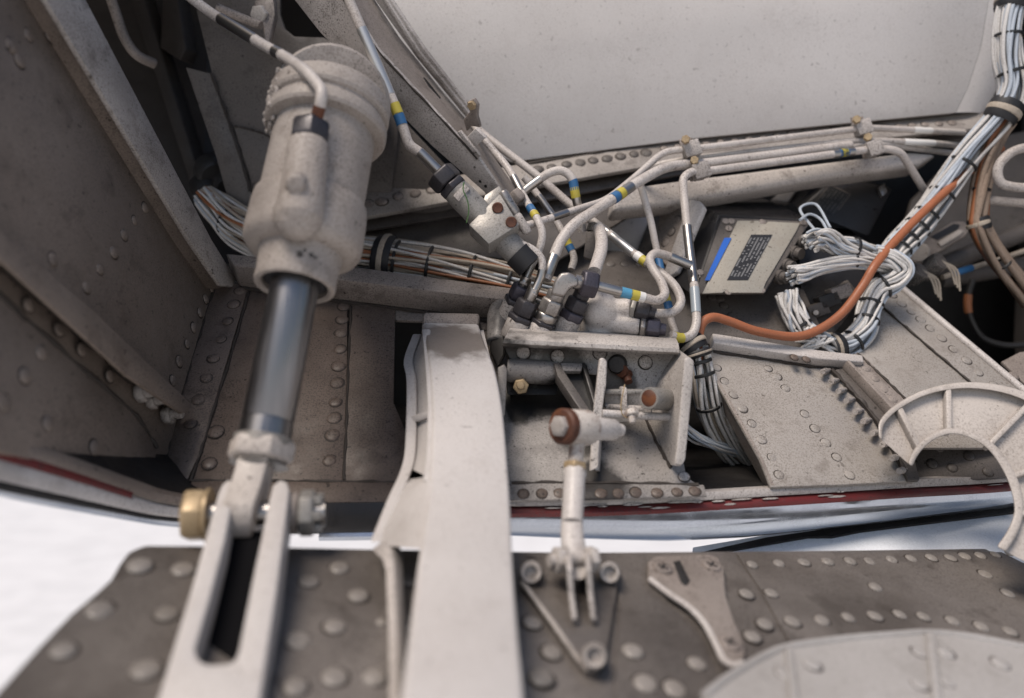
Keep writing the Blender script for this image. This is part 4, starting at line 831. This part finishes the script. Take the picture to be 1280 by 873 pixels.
# ================================================================== wire bundles
def bundle(label, pts, R, n, r, mats, ties=(), clamps=(), twist=1.4, name='wire_bundle', seed=1, flatk=1., group='laced wire bundles in the bay', fan=None):
    rnd = random.Random(seed); q = pts3(pts); path = catmull(q, 8); fr = frames(path); t = thing(name, label, 'wires', q[0], group)
    Gs, mi = [], []
    for w_ in range(n):
        rr0 = R * math.sqrt(rnd.random()) if w_ > n * .55 else R * rnd.uniform(.82, 1.); a0 = rnd.uniform(0, 6.283); ph = rnd.uniform(0, 6.28); pts_ = []; m = rnd.choice(mats)
        for i, (p, (a, b, u)) in enumerate(zip(path, fr)):
            s = i / (len(path) - 1); an = a0 + twist * s + .22 * math.sin(ph + s * 9); rad = rr0 * (1 + .10 * math.sin(ph * 2 + s * 13))
            if fan: rad *= fan(s)
            pts_.append(p + a * math.cos(an) * rad + b * math.sin(an) * rad * flatk)
        g_ = sweep(pts_, r * rnd.uniform(.85, 1.2), 5); Gs.append(g_); mi += [m] * len(g_[1])
    names = ['wire_white', 'wire_blue', 'wire_tan', 'wire_orange', 'braid_brown', 'tie_black']
    part(t, 'wires', cat(*Gs), names, ang=80, kind='stuff', mi=mi)
    def ring(x, y, wd, k, m, nm):
        s = near(path, x, y); c = cut(path, s - wd / 2, s + wd / 2, 2); sc = 1.
        if fan:
            tot = sum((path[i + 1] - path[i]).length for i in range(len(path) - 1)); sc = fan(s / tot)
        f2 = frames(c); rg = []
        prof = [(-.5, .98), (-.35, 1.06), (0, 1.08), (.35, 1.06), (.5, .98)]
        a, b, u = basis(c[-1] - c[0]); mid = (c[0] + c[-1]) / 2
        return part(t, nm, loft([[mid + u * (z * wd) + a * math.cos(2 * math.pi * j / 20) * R * sc * k * q_ + b * math.sin(2 * math.pi * j / 20) * R * sc * k * q_ for j in range(20)] for z, q_ in prof], True, False), m)
    for x, y in ties: ring(x, y, .004, 1.03, 'tie_black', 'lacing_tie')
    for x, y, wd in clamps:
        ring(x, y, wd, 1.18, 'rubber', 'clamp_cushion'); ring(x, y, wd * .35, 1.24, 'wire_tan', 'clamp_band')
    return t, path
bundle('thick pale wire bundle running behind the actuator above the ledge', [(258, 246, 1.0), (276, 264, .985), (302, 286, .97), (345, 306, .955), (400, 318, .945), (470, 324, .935), (560, 338, .925), (625, 352, .915), (690, 372, .91)], .0235, 74, .0019, [0, 0, 2, 2, 2, 1, 3, 3, 0],
       [(452, 320), (497, 327), (538, 335), (592, 345), (638, 354), (290, 276)], [(482, 325, .022)], twist=.5, seed=3, fan=lambda s: min(1, .62 + 1.6 * s))
bundle('broad silvery wire bundle climbing to the top right corner', [(1276, -30, .97), (1262, 20, .97), (1260, 70, .97), (1266, 110, .97), (1250, 148, .975), (1215, 190, .985), (1185, 232, .99), (1150, 280, .99), (1122, 312, .985), (1106, 338, .98)], .0155, 30, .0023, [0, 1, 1, 0, 0], [(1262, 46), (1263, 92), (1207, 207), (1180, 245), (1158, 268), (1146, 284), (1134, 298), (1124, 310)], [(1268, 4, .022), (1256, 140, .026)], seed=5)
bundle('brown braided cable pair beside the silvery bundle', [(1262, 150, .985), (1244, 178, .985), (1230, 222, .99), (1222, 268, .99), (1226, 288, .99), (1250, 326, 1.0), (1290, 378, 1.02)], .0105, 9, .0042, [4, 4, 3, 4], [(1227, 238), (1252, 330)], [(1222, 281, .016)], seed=6)
bundle('upper fan of white connector wires right of the electrical box', [(1013, 300, .90), (1026, 297, .905), (1046, 306, .915), (1071, 312, .92), (1097, 321, .925), (1114, 330, .93)], .0115, 26, .0018, [0, 0, 0, 1], [(1068, 311), (1100, 322)], seed=7, fan=lambda s: 1.2 - .25 * s)
bundle('lower fan of white connector wires right of the electrical box', [(990, 346, .895), (1006, 341, .90), (1030, 333, .905), (1064, 327, .915), (1092, 328, .92), (1114, 332, .93)], .0105, 24, .0018, [0, 0, 0, 1], [(1068, 327)], seed=8, fan=lambda s: 1.05 - .3 * math.sin(s * 3.1))
bundle('knotted white bundle looping down past the orange hose', [(1092, 322, .92), (1112, 326, .92), (1127, 338, .92), (1116, 352, .92), (1096, 364, .92), (1086, 388, .915), (1079, 412, .905), (1062, 430, .90), (1040, 436, .895)], .0135, 26, .0020, [0, 0, 1, 0], [(1104, 359), (1088, 380), (1082, 402), (1066, 427)], [(1040, 436, .014)], seed=9)
bundle('white bundle rising from the black clamp to the connector under the box', [(1046, 437, .893), (1024, 428, .893), (1004, 412, .895), (991, 390, .90), (983, 366, .905)], .0125, 26, .0020, [0, 0, 1, 0], [(1001, 408)], seed=10)
bundle('pale bundle dropping behind the bracket into the dark opening', [(858, 424, .84), (869, 438, .835), (878, 470, .835), (885, 503, .84), (895, 532, .85), (915, 566, .87), (940, 590, .90)], .0125, 26, .0021, [0, 0, 2, 1], [(878, 468), (886, 508), (876, 452)], [(866, 432, .016), (873, 442, .008)], seed=12)
bundle('thin dark cable lying across the triangular opening', [(845, 525, .83), (865, 545, .84), (890, 556, .85), (925, 566, .87)], .005, 7, .0018, [1, 0, 5], seed=13)
random.seed(21)
for k, (a, b, c, d) in enumerate((((1020, 290, .92), (1000, 262, .95), (1020, 256, .96), (1038, 285, .93)), ((1000, 275, .92), (1012, 268, .94), (1026, 275, .94), (1036, 292, .92)))):
    solo('loose_wire', sweep(catmull(pts3([a, b, c, d]), 8), .0016, 6), 'wire_blue', ['thin pale wire looping up in front of the rear black box', 'thin pale wire looping lower at the corner of the grey box'][k], 'wire', group='loose wires at the boxes')
fz = []
for k in range(14):
    a = P(1022 + random.uniform(-14, 8), 428 + random.uniform(-8, 6), .885); fz.append(sweep(catmull([a, a + V((random.uniform(-.012, .01), -.008, random.uniform(-.006, .012))), a + V((random.uniform(-.025, .01), -.004, random.uniform(-.018, .008)))], 4), .0019, 5))
solo('wire_fray', cat(*fz), 'wire_white', 'tuft of cut white wire ends by the black clamp', 'wires', kind='stuff', ang=80)

hyd('long orange hose curving from the bracket past the boxes to the top right', [(879, 500, .86), (874, 470, .845), (873, 440, .835), (876, 408, .84), (890, 397, .845), (912, 402, .85), (945, 414, .855), (990, 421, .865), (1020, 414, .875), (1052, 392, .885), (1078, 358, .895), (1095, 330, .90), (1125, 295, .93), (1165, 255, .96), (1205, 220, .99), (1252, 185, 1.0)], .0049, smooth=True, mat='orange_hose', name='orange_hose', cat_='hose', group=None)

# ================================================================== electrical boxes
def hexa(f, back):
    return f + [p + back for p in f], [(0, 1, 2, 3), (7, 6, 5, 4), (4, 5, 1, 0), (5, 6, 2, 1), (6, 7, 3, 2), (7, 4, 0, 3)]
q_ = pts3([(899, 269, .96), (1017, 275, .96), (957, 368, .90), (866, 370, .90)])
bx = thing('electrical_box', 'grey-faced electrical box with black data plate and blue sticker', 'electrical box', (q_[2] + q_[3]) / 2)
bk_ = V((-.045, .13, .062))
part(bx, 'case', hexa(q_, bk_), 'charcoal_box', bevel=.002)
nf = (q_[1] - q_[0]).cross(q_[3] - q_[0]).normalized(); nf = nf if nf.y < 0 else -nf
BX = Plane.__new__(Plane); BX.p = q_[0]; BX.n = (q_[1] - q_[0]).cross(q_[2] - q_[0]).normalized(); BX.n = BX.n if BX.n.dot(BX.p) < 0 else -BX.n
part(bx, 'front_frame', panel([(902, 272), (1013, 277), (955, 366), (869, 367)], BX, .004, .004), 'recess_grey', bevel=.001)
part(bx, 'face_plate', panel([(922, 276), (948, 276), (951, 280), (957, 280), (960, 277), (1000, 279), (996, 288), (958, 352), (952, 366), (912, 366), (908, 362), (903, 366), (878, 367)], BX, .0015, .006), 'box_plate', bevel=.0004)
def plate(par, nm, px, pl, off, mat, lab=None):
    o = part(par, nm, panel(px, pl, .0006, off), mat, label=lab)
    uvl = o.data.uv_layers.new(name='UVMap'); a, b, d = pl.at(*px[0], off), pl.at(*px[1], off), pl.at(*px[3], off)
    ex, ey = b - a, d - a
    for lp in o.data.loops:
        v = o.data.vertices[lp.vertex_index].co + ORG[par.name] - a
        A11, A12, A22 = ex.dot(ex), ex.dot(ey), ey.dot(ey); det = A11 * A22 - A12 * A12; v1, v2 = v.dot(ex), v.dot(ey)
        uvl.data[lp.index].uv = (max(0, min(1, (v1 * A22 - v2 * A12) / det)), max(0, min(1, (v2 * A11 - v1 * A12) / det)))
    return o
plate(bx, 'data_plate', [(909, 350), (939, 293.5), (965.5, 293.5), (935, 350)], BX, .0068, 'data_plate', 'black data plate with rows of small print')
part(bx, 'sticker', panel([(905.5, 297.5), (914.5, 297.5), (887, 350.5), (881, 350.5)], BX, .0006, .0074), 'label_blue')
for x, y in ((907, 277), (914, 277), (953, 278), (1004, 279), (910, 365), (952, 363), (875, 341), (911, 286)):
    shared(bx, 'screw', 'screw', BX.at(x, y, .0045), BX.n, .0042)
for x, y in ((1000, 302), (990, 316), (980, 332), (972, 346)):
    part(bx, 'connector', lathe(BX.at(x, y, -.004), BX.at(x + 12, y + 2, .004), [(0, .0085), (.5, .0085), (.52, .0068), (1, .0066)], 16), 'recess_grey')
q2 = pts3([(998, 262, 1.04), (1044, 220, 1.06), (1116, 236, 1.06), (1086, 296, 1.03)])
b2 = thing('electrical_box', 'black electrical box with outlined plate behind the grey one', 'electrical box', q2[3])
part(b2, 'case', hexa(q2, V((.02, .10, .03))), 'charcoal_box', bevel=.003)
B2 = P3(q2[0], q2[1], q2[2])
part(b2, 'plate_border', panel([(1016, 257), (1037, 230), (1064, 243), (1042, 272)], B2, .0008, .0010), 'recess_grey')
plate(b2, 'data_plate', [(1017, 257), (1037.5, 231.5), (1062, 243.5), (1041.5, 270)], B2, .0016, 'data_plate_dim', 'dim printed data plate')
low = pts3([(996, 300, .99), (1082, 300, 1.0), (1088, 380, .97), (1004, 392, .95)])
part(b2, 'lower_case', hexa(low, V((.02, .10, .03))), 'charcoal_box', bevel=.003)
part(b2, 'corner_lug', panel([(1098, 234), (1106, 228), (1110, 240), (1103, 246)], B2, .006, .006), 'grey_metal', bevel=.001)
cn = thing('connector_block', 'grimy terminal strip under the loose white wires', 'connector', P(1040, 385, .93))
for k, (x, y) in enumerate(((1020, 388), (1034, 376), (1049, 366))):
    p = P(x, y, .935); part(cn, 'terminal', slab(p, V((.011, 0, .004)), V((-.003, 0, .007)), V((0, .01, 0))), ['recess_grey', 'black_paint', 'warm_grey'][k], bevel=.001)
part(cn, 'base', prism(pts3([(1000, 395, .945), (1060, 350, .955), (1078, 372, .95), (1045, 415, .93), (1020, 420, .93)]), V((0, .01, 0))), 'recess_grey', bevel=.001)
for x, y in ((1020, 391), (1046, 397)):
    part(cn, 'screw', lathe(P(x, y, .928), P(x, y, .918), [(0, .0042), (.8, .004), (1, .003)], 12), 'grey_metal')

# ================================================================== right-hand ribs
RP = Plane((888, 432, .87), (1070, 457, .885), (1000, 606, .752))
rp_ = struct('bay_rib_panel', panel([(888, 436), (1020, 456), (1074, 460), (1090, 500), (1144, 601), (1050, 606), (964, 609), (950, 574), (888, 464)], RP, .004), 'rib_paint', 'pale riveted rib panel right of the dark opening', bevel=.001)
part(rp_, 'top_flange', prism([RP.at(x, y, .001) for x, y in ((886, 426), (1018, 447), (1072, 453), (1074, 462), (1018, 458), (887, 438))], RP.n * .012), 'white_paint', bevel=.0016, seg=3)
part(rp_, 'edge_wall', prism([RP.at(x, y) for x, y in ((888, 462), (950, 574), (964, 607))] + [RP.at(x, y, -.03) for x, y in ((954, 606), (938, 576), (885, 480))], V((.003, 0, 0))), 'warm_grey')
rivets(rp_, 'flat_rib', RP, [(896, 460), (906, 477), (917, 494), (928, 511), (940, 530), (952, 550), (965, 572), (974, 594)], .0050)
rivets(rp_, 'flat_rib', RP, [(960, 461), (971, 471), (982, 486), (1006, 518), (1019, 536), (1032, 554), (1046, 572), (1062, 594)], .0050)
for x, y in ((993, 447), (1008, 449.5)): shared(rp_, 'bolt_head', 'dome_brown', RP.at(x, y, .013), RP.n, .0045)
for x, y in [(1032, 464), (1043, 476), (1052, 488), (1062, 500), (1073, 514), (1083, 526), (1094, 541), (1107, 555), (1119, 572), (1128, 588)]:
    part(rp_, 'stud', lathe(RP.at(x + 5, y - 1, .001), RP.at(x - 4, y + 1, .010), [(0, .0022), (.45, .0024), (.5, .0034), (1, .0030)], 10), 'white_worn')
part(rp_, 'angle_strip', prism([RP.at(x, y, .004) for x, y in ((1044, 462), (1054, 460), (1110, 516), (1140, 560), (1150, 600), (1136, 600), (1100, 530))], RP.n * -.005), 'recess_grey', bevel=.0012)
part(rp_, 'angle_leg', prism([RP.at(x, y, .004) for x, y in ((1052, 460), (1056, 460), (1112, 516), (1146, 570), (1142, 572), (1108, 520))], RP.n * .012), 'warm_grey', bevel=.001)
WP = Plane((1115, 354, .985), (1285, 492, .875), (1063, 447, .885))
wp = struct('bay_wedge_panel', panel([(1116, 352), (1290, 497), (1290, 560), (1140, 560), (1062, 448), (1076, 428)], WP, .004), 'rib_paint', 'pale wedge-shaped panel with a riveted slanting flange', bevel=.001)
part(wp, 'flange_strip', panel([(1116, 351), (1290, 495), (1290, 540), (1228, 490), (1104, 384)], WP, .002, .002), 'rib_paint', bevel=.0006)
part(wp, 'edge_bead', sweep([WP.at(x, y, .003) for x, y in ((1115, 350), (1160, 388), (1210, 430), (1290, 497))], .0042, 10), 'white_paint')
rivets(wp, 'flat_rib', WP, [(1115, 369), (1127, 380), (1139, 390), (1151, 400), (1163, 411), (1177, 423), (1192, 437), (1208, 451), (1223, 466), (1242, 481)], .0052, .002)
rivets(wp, 'dome_warm', WP, [(1070, 447), (1082, 461), (1094, 474), (1105, 487), (1116, 500)], .0052, .001)
part(wp, 'side_strip', panel([(1062, 450), (1072, 440), (1085, 450), (1136, 502), (1150, 530), (1120, 520)], WP, .002, .0015), 'warm_grey', bevel=.0006)
part(wp, 'far_tab', panel([(1252, 452), (1275, 440), (1330, 435), (1330, 520), (1290, 488)], WP, .004, -.012), 'warm_grey', bevel=.001)
rivets(wp, 'dome_warm', WP, [(1267, 470)], .006, -.012)
hb = Plane((1130, 560, .835), (1240, 560, .825), (1180, 620, .80))
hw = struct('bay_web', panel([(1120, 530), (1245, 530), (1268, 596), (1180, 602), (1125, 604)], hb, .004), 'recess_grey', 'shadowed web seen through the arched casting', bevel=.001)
rivets(hw, 'dome_recess', hb, [(1174, 560), (1211, 570), (1190, 585), (1165, 580), (1235, 590)], .0052)

# arched casting with ribs and pockets
AR = Plane((1110, 540, .735), (1270, 500, .74), (1265, 660, .685))
arch = thing('arched_casting', 'cream arched casting with ribbed pockets at the right edge', 'casting', AR.at(1270, 680))
inn = [(1145, 606), (1138, 582), (1146, 566), (1162, 550), (1187, 540), (1214, 545), (1238, 560), (1257, 586), (1268, 612), (1272, 640), (1264, 664), (1250, 686)]
out = [(1106, 584), (1100, 548), (1102, 528), (1122, 508), (1160, 489), (1210, 481), (1266, 489), (1310, 512), (1345, 560), (1355, 640), (1350, 690), (1335, 730)]
inn, out = inn[1:], out[1:]
def arc3(px, off): return catmull([AR.at(x, y, off) for x, y in px], 4)
def mixpx(k): return [(a[0] + (b[0] - a[0]) * k, a[1] + (b[1] - a[1]) * k) for a, b in zip(inn, out)]
def band(k0, k1, top_, bot):
    a, b, c, d = arc3(mixpx(k0), top_), arc3(mixpx(k1), top_), arc3(mixpx(k1), bot), arc3(mixpx(k0), bot)
    return loft([[w_[i] for w_ in (a, b, c, d)] for i in range(len(a))])
part(arch, 'web', band(.02, .98, -.010, -.018), 'cast_cream')
part(arch, 'outer_rim', band(.93, 1.05, -.001, -.018), 'cast_cream', bevel=.002, seg=2); part(arch, 'inner_rim', band(-.05, .09, -.001, -.018), 'cast_cream', bevel=.002, seg=2)
for a, b in (((1151, 562), (1125, 510)), ((1187, 541), (1186, 484)), ((1235, 558), (1286, 506)), ((1263, 596), (1335, 570)), ((1272, 640), (1352, 650))):
    d = V((b[0] - a[0], 0, b[1] - a[1])).normalized(); nx, ny = -d.z * 3.6, d.x * 3.6
    part(arch, 'rib', panel([(a[0] - nx, a[1] - ny), (b[0] - nx * 1.1, b[1] - ny * 1.1), (b[0] + nx * 1.1, b[1] + ny * 1.1), (a[0] + nx, a[1] + ny)], AR, .010, -.0018), 'cast_cream', bevel=.0018)

# ================================================================== machinery in the dark right-hand corner
rc = struct('bay_web', prism(pts3([(1112, 345, 1.22), (1140, 250, 1.25), (1210, 180, 1.28), (1300, 160, 1.28), (1300, 260, 1.25), (1215, 330, 1.22), (1170, 352, 1.2)]), V((0, .006, 0))), 'recess_grey', 'grey web behind the cables in the right corner')
lv = thing('slotted_lever', 'cream slotted lever behind the silvery bundle', 'lever', P(1150, 315, 1.08))
lp = Plane((1138, 318, 1.08), (1210, 275, 1.10), (1160, 340, 1.07))
part(lv, 'arm', panel([(1136, 312), (1170, 290), (1192, 276), (1206, 276), (1214, 284), (1208, 294), (1170, 318), (1150, 330), (1138, 326)], lp, .012), 'warm_grey', bevel=.003)
part(lv, 'slot', panel([(1163, 296), (1192, 280), (1200, 281), (1198, 286), (1172, 300)], lp, .002, .001), 'black_paint')
part(lv, 'slot_web', panel([(1172, 303), (1198, 287), (1206, 288), (1200, 294), (1177, 308)], lp, .004, .003), 'cream_paint', bevel=.001)
part(lv, 'pivot', lathe(lp.at(1149, 316, -.002), lp.at(1149, 316, .007), [(0, .0135), (.7, .0135), (1, .011)], 22), 'cream_paint')
for k, (a, b) in enumerate((((1163, 338, 1.12), (1290, 286, 1.16)), ((1172, 350, 1.14), (1290, 330, 1.20)))):
    p, q = P(*a), P(*b); s = V((0, 0, .012))
    solo('push_rod', sweep([p.lerp(q, t / 4) for t in range(5)], .013, 14), 'recess_grey', ['upper dull grey rod slanting into the dark corner', 'lower dull grey rod slanting into the dark corner'][k], 'rod', group='rods in the dark corner')
for k, (x, y, x2, y2) in enumerate(((1132, 352, 1152, 338), (1155, 338, 1176, 326))):
    t = thing('round_connector', ['lower grey round plug connector by the white wire loop', 'upper grey round plug connector by the slotted lever'][k], 'connector', P(x, y, 1.0), 'plug connectors')
    p, q = P(x, y, 1.02), P(x2, y2, 1.0); part(t, 'shell', lathe(p, q, [(0, .008), (.3, .0085), (.32, .0118), (.8, .0122), (1, .0112)], 20), 'grey_metal')
    part(t, 'insert', lathe(q, q + (q - p) * .05, [(0, .0098), (1, .0092)], 18), 'recess_grey')
    part(t, 'pigtail', cat(*[sweep(catmull([q, q + V((.012 + .004 * j, 0, -.012)), q + V((.018 + .003 * j, 0, -.03 - .004 * j))], 5), .0014, 6) for j in range(3)]), 'wire_tan')
hyd('thin cable with a blue sleeve crossing the dark corner', [(1178, 347, 1.02), (1205, 338, 1.03), (1241, 327, 1.05), (1295, 309, 1.08)], .0034, smooth=True, bands=[(1202, 339, .035, 'tape_blue', 1.3)], mat='wire_tan', name='control_cable', cat_='cable', group='cables in the dark corner')
hyd('sagging dark cable with an orange sleeve in the right corner', [(1216, 350, 1.10), (1210, 372, 1.10), (1212, 395, 1.10), (1228, 422, 1.10), (1260, 432, 1.10), (1300, 428, 1.10)], .0042, smooth=True, bands=[(1210, 380, .025, 'wire_orange', 1.3)], mat='black_paint', name='control_cable', cat_='cable', group='cables in the dark corner')
# small bracket and rusty nut above the actuator head
tb = thing('pipe_bracket', 'grimy standoff bracket with a rusty nut at the top left', 'bracket', P(325, 40, .92))
part(tb, 'post', prism(pts3([(318, 0, .95), (343, -4, .95), (344, 20, .95), (337, 52, .93), (330, 50, .93), (327, 25, .94), (318, 18, .95)]), V((0, .012, 0))), 'warm_grey', bevel=.002)
part(tb, 'nut', hexnut(P(327, 18, .945), V((-.2, -1, -.4)), .0105, .010), 'rust_white', bevel=.0008)
part(tb, 'arm', sweep(rounded(pts3([(272, 10, .93), (300, 22, .93), (326, 32, .925)]), .02), .005, 10), 'warm_grey')

# ================================================================== seams packed with old sealant and grime
def seam(par, pts, r=.0013, mat='rivet_grime'):
    rr = random.Random(len(pts) * 7 + int(pts[0].x * 1e4)); path = catmull(pts, 8)
    path = [p + V((rr.uniform(-1, 1), rr.uniform(-1, 1), rr.uniform(-1, 1))) * r * .35 for p in path]
    part(par, 'sealant_bead', sweep(path, lambda t: r * (.55 + .9 * abs(math.sin(t * 17 + rr.random()))), 6), mat)
seam(bw, [BP.at(x, y, .0005) for x, y in ((271, 352), (252, 412), (228, 488), (214, 545), (202, 600))], .0024)
seam(bw, [BP.at(x, y, .0005) for x, y in ((313, 358), (290, 440), (262, 530), (240, 600))], .0014)
seam(bw, [BP.at(x, y, .0012) for x, y in ((439, 384), (436, 450), (433, 530), (430, 600))], .0013)
seam(bw, [BP.at(x, y, .002) for x, y in ((303, 360), (360, 368), (420, 376), (500, 386), (560, 394), (616, 402))], .0022)
seam(bw, [BP.at(x, y, .0035) for x, y in ((238, 601), (320, 601), (420, 602), (512, 603))], .0013)
seam(bw, [BP.at(x, y, .002) for x, y in ((640, 604), (700, 603), (790, 604), (872, 606))], .0015)
seam(bw, [BP.at(x, y, .001) for x, y in ((806, 520), (820, 552), (838, 584))], .0013)
seam(lw, [LW.at(x, y, .003) for x, y in ((-60, 308), (20, 388), (90, 450), (170, 520), (196, 560))], .0016)
seam(lw, [LW.at(x, y, .002) for x, y in ((0, 330), (80, 402), (160, 474), (222, 518))], .0022)
seam(rp_, [RP.at(x, y, .001) for x, y in ((892, 440), (960, 450), (1018, 459), (1070, 463))], .0014)
seam(rp_, [RP.at(x, y, .004) for x, y in ((1040, 462), (1068, 492), (1100, 532), (1132, 590))], .0020)
seam(wp, [WP.at(x, y, .002) for x, y in ((1104, 384), (1150, 424), (1190, 458), (1228, 490))], .0010)
seam(wp, [WP.at(x, y, .002) for x, y in ((1072, 442), (1100, 468), (1136, 503))], .0013)
seam(lg, [LP.at(x, y, .004) for x, y in ((652, 206), (760, 189), (870, 174), (1040, 158), (1190, 143))], .0018)
seam(lg, [LP.at(x, y, -.012) for x, y in ((440, 276), (540, 256), (650, 237), (760, 216), (868, 199))], .0016)
seam(mpl, [mp_.at(x, y, .004) for x, y in ((264, 92), (285, 150), (300, 195), (314, 240))], .0016)
seam(mpl, [mp_.at(x, y, .003) for x, y in ((292, 158), (320, 164), (348, 176))], .0012)
seam(db, [FS.at(x, y, .0005) for x, y in ((424, -10), (470, 60), (535, 131), (597, 199))], .0010)

# ------------------------------------------------------------------ ground, and tilt of the whole aircraft frame
g = bpy.data.meshes.new('ground'); S = 600.
g.from_pydata([(-S, -S, 0), (S, -S, 0), (S, S, 0), (-S, S, 0)], [], [(0, 1, 2, 3)]); g.materials.append(MAT['apron'])
go = bpy.data.objects.new('ground', g); COL.objects.link(go); go.location.z = -1.35; go['kind'] = 'structure'
bpy.context.view_layer.update()
for o in list(SC.objects):
    if o.parent is None and o.type in ('MESH', 'EMPTY') and o is not go:
        o.matrix_world = FRAME @ o.matrix_world
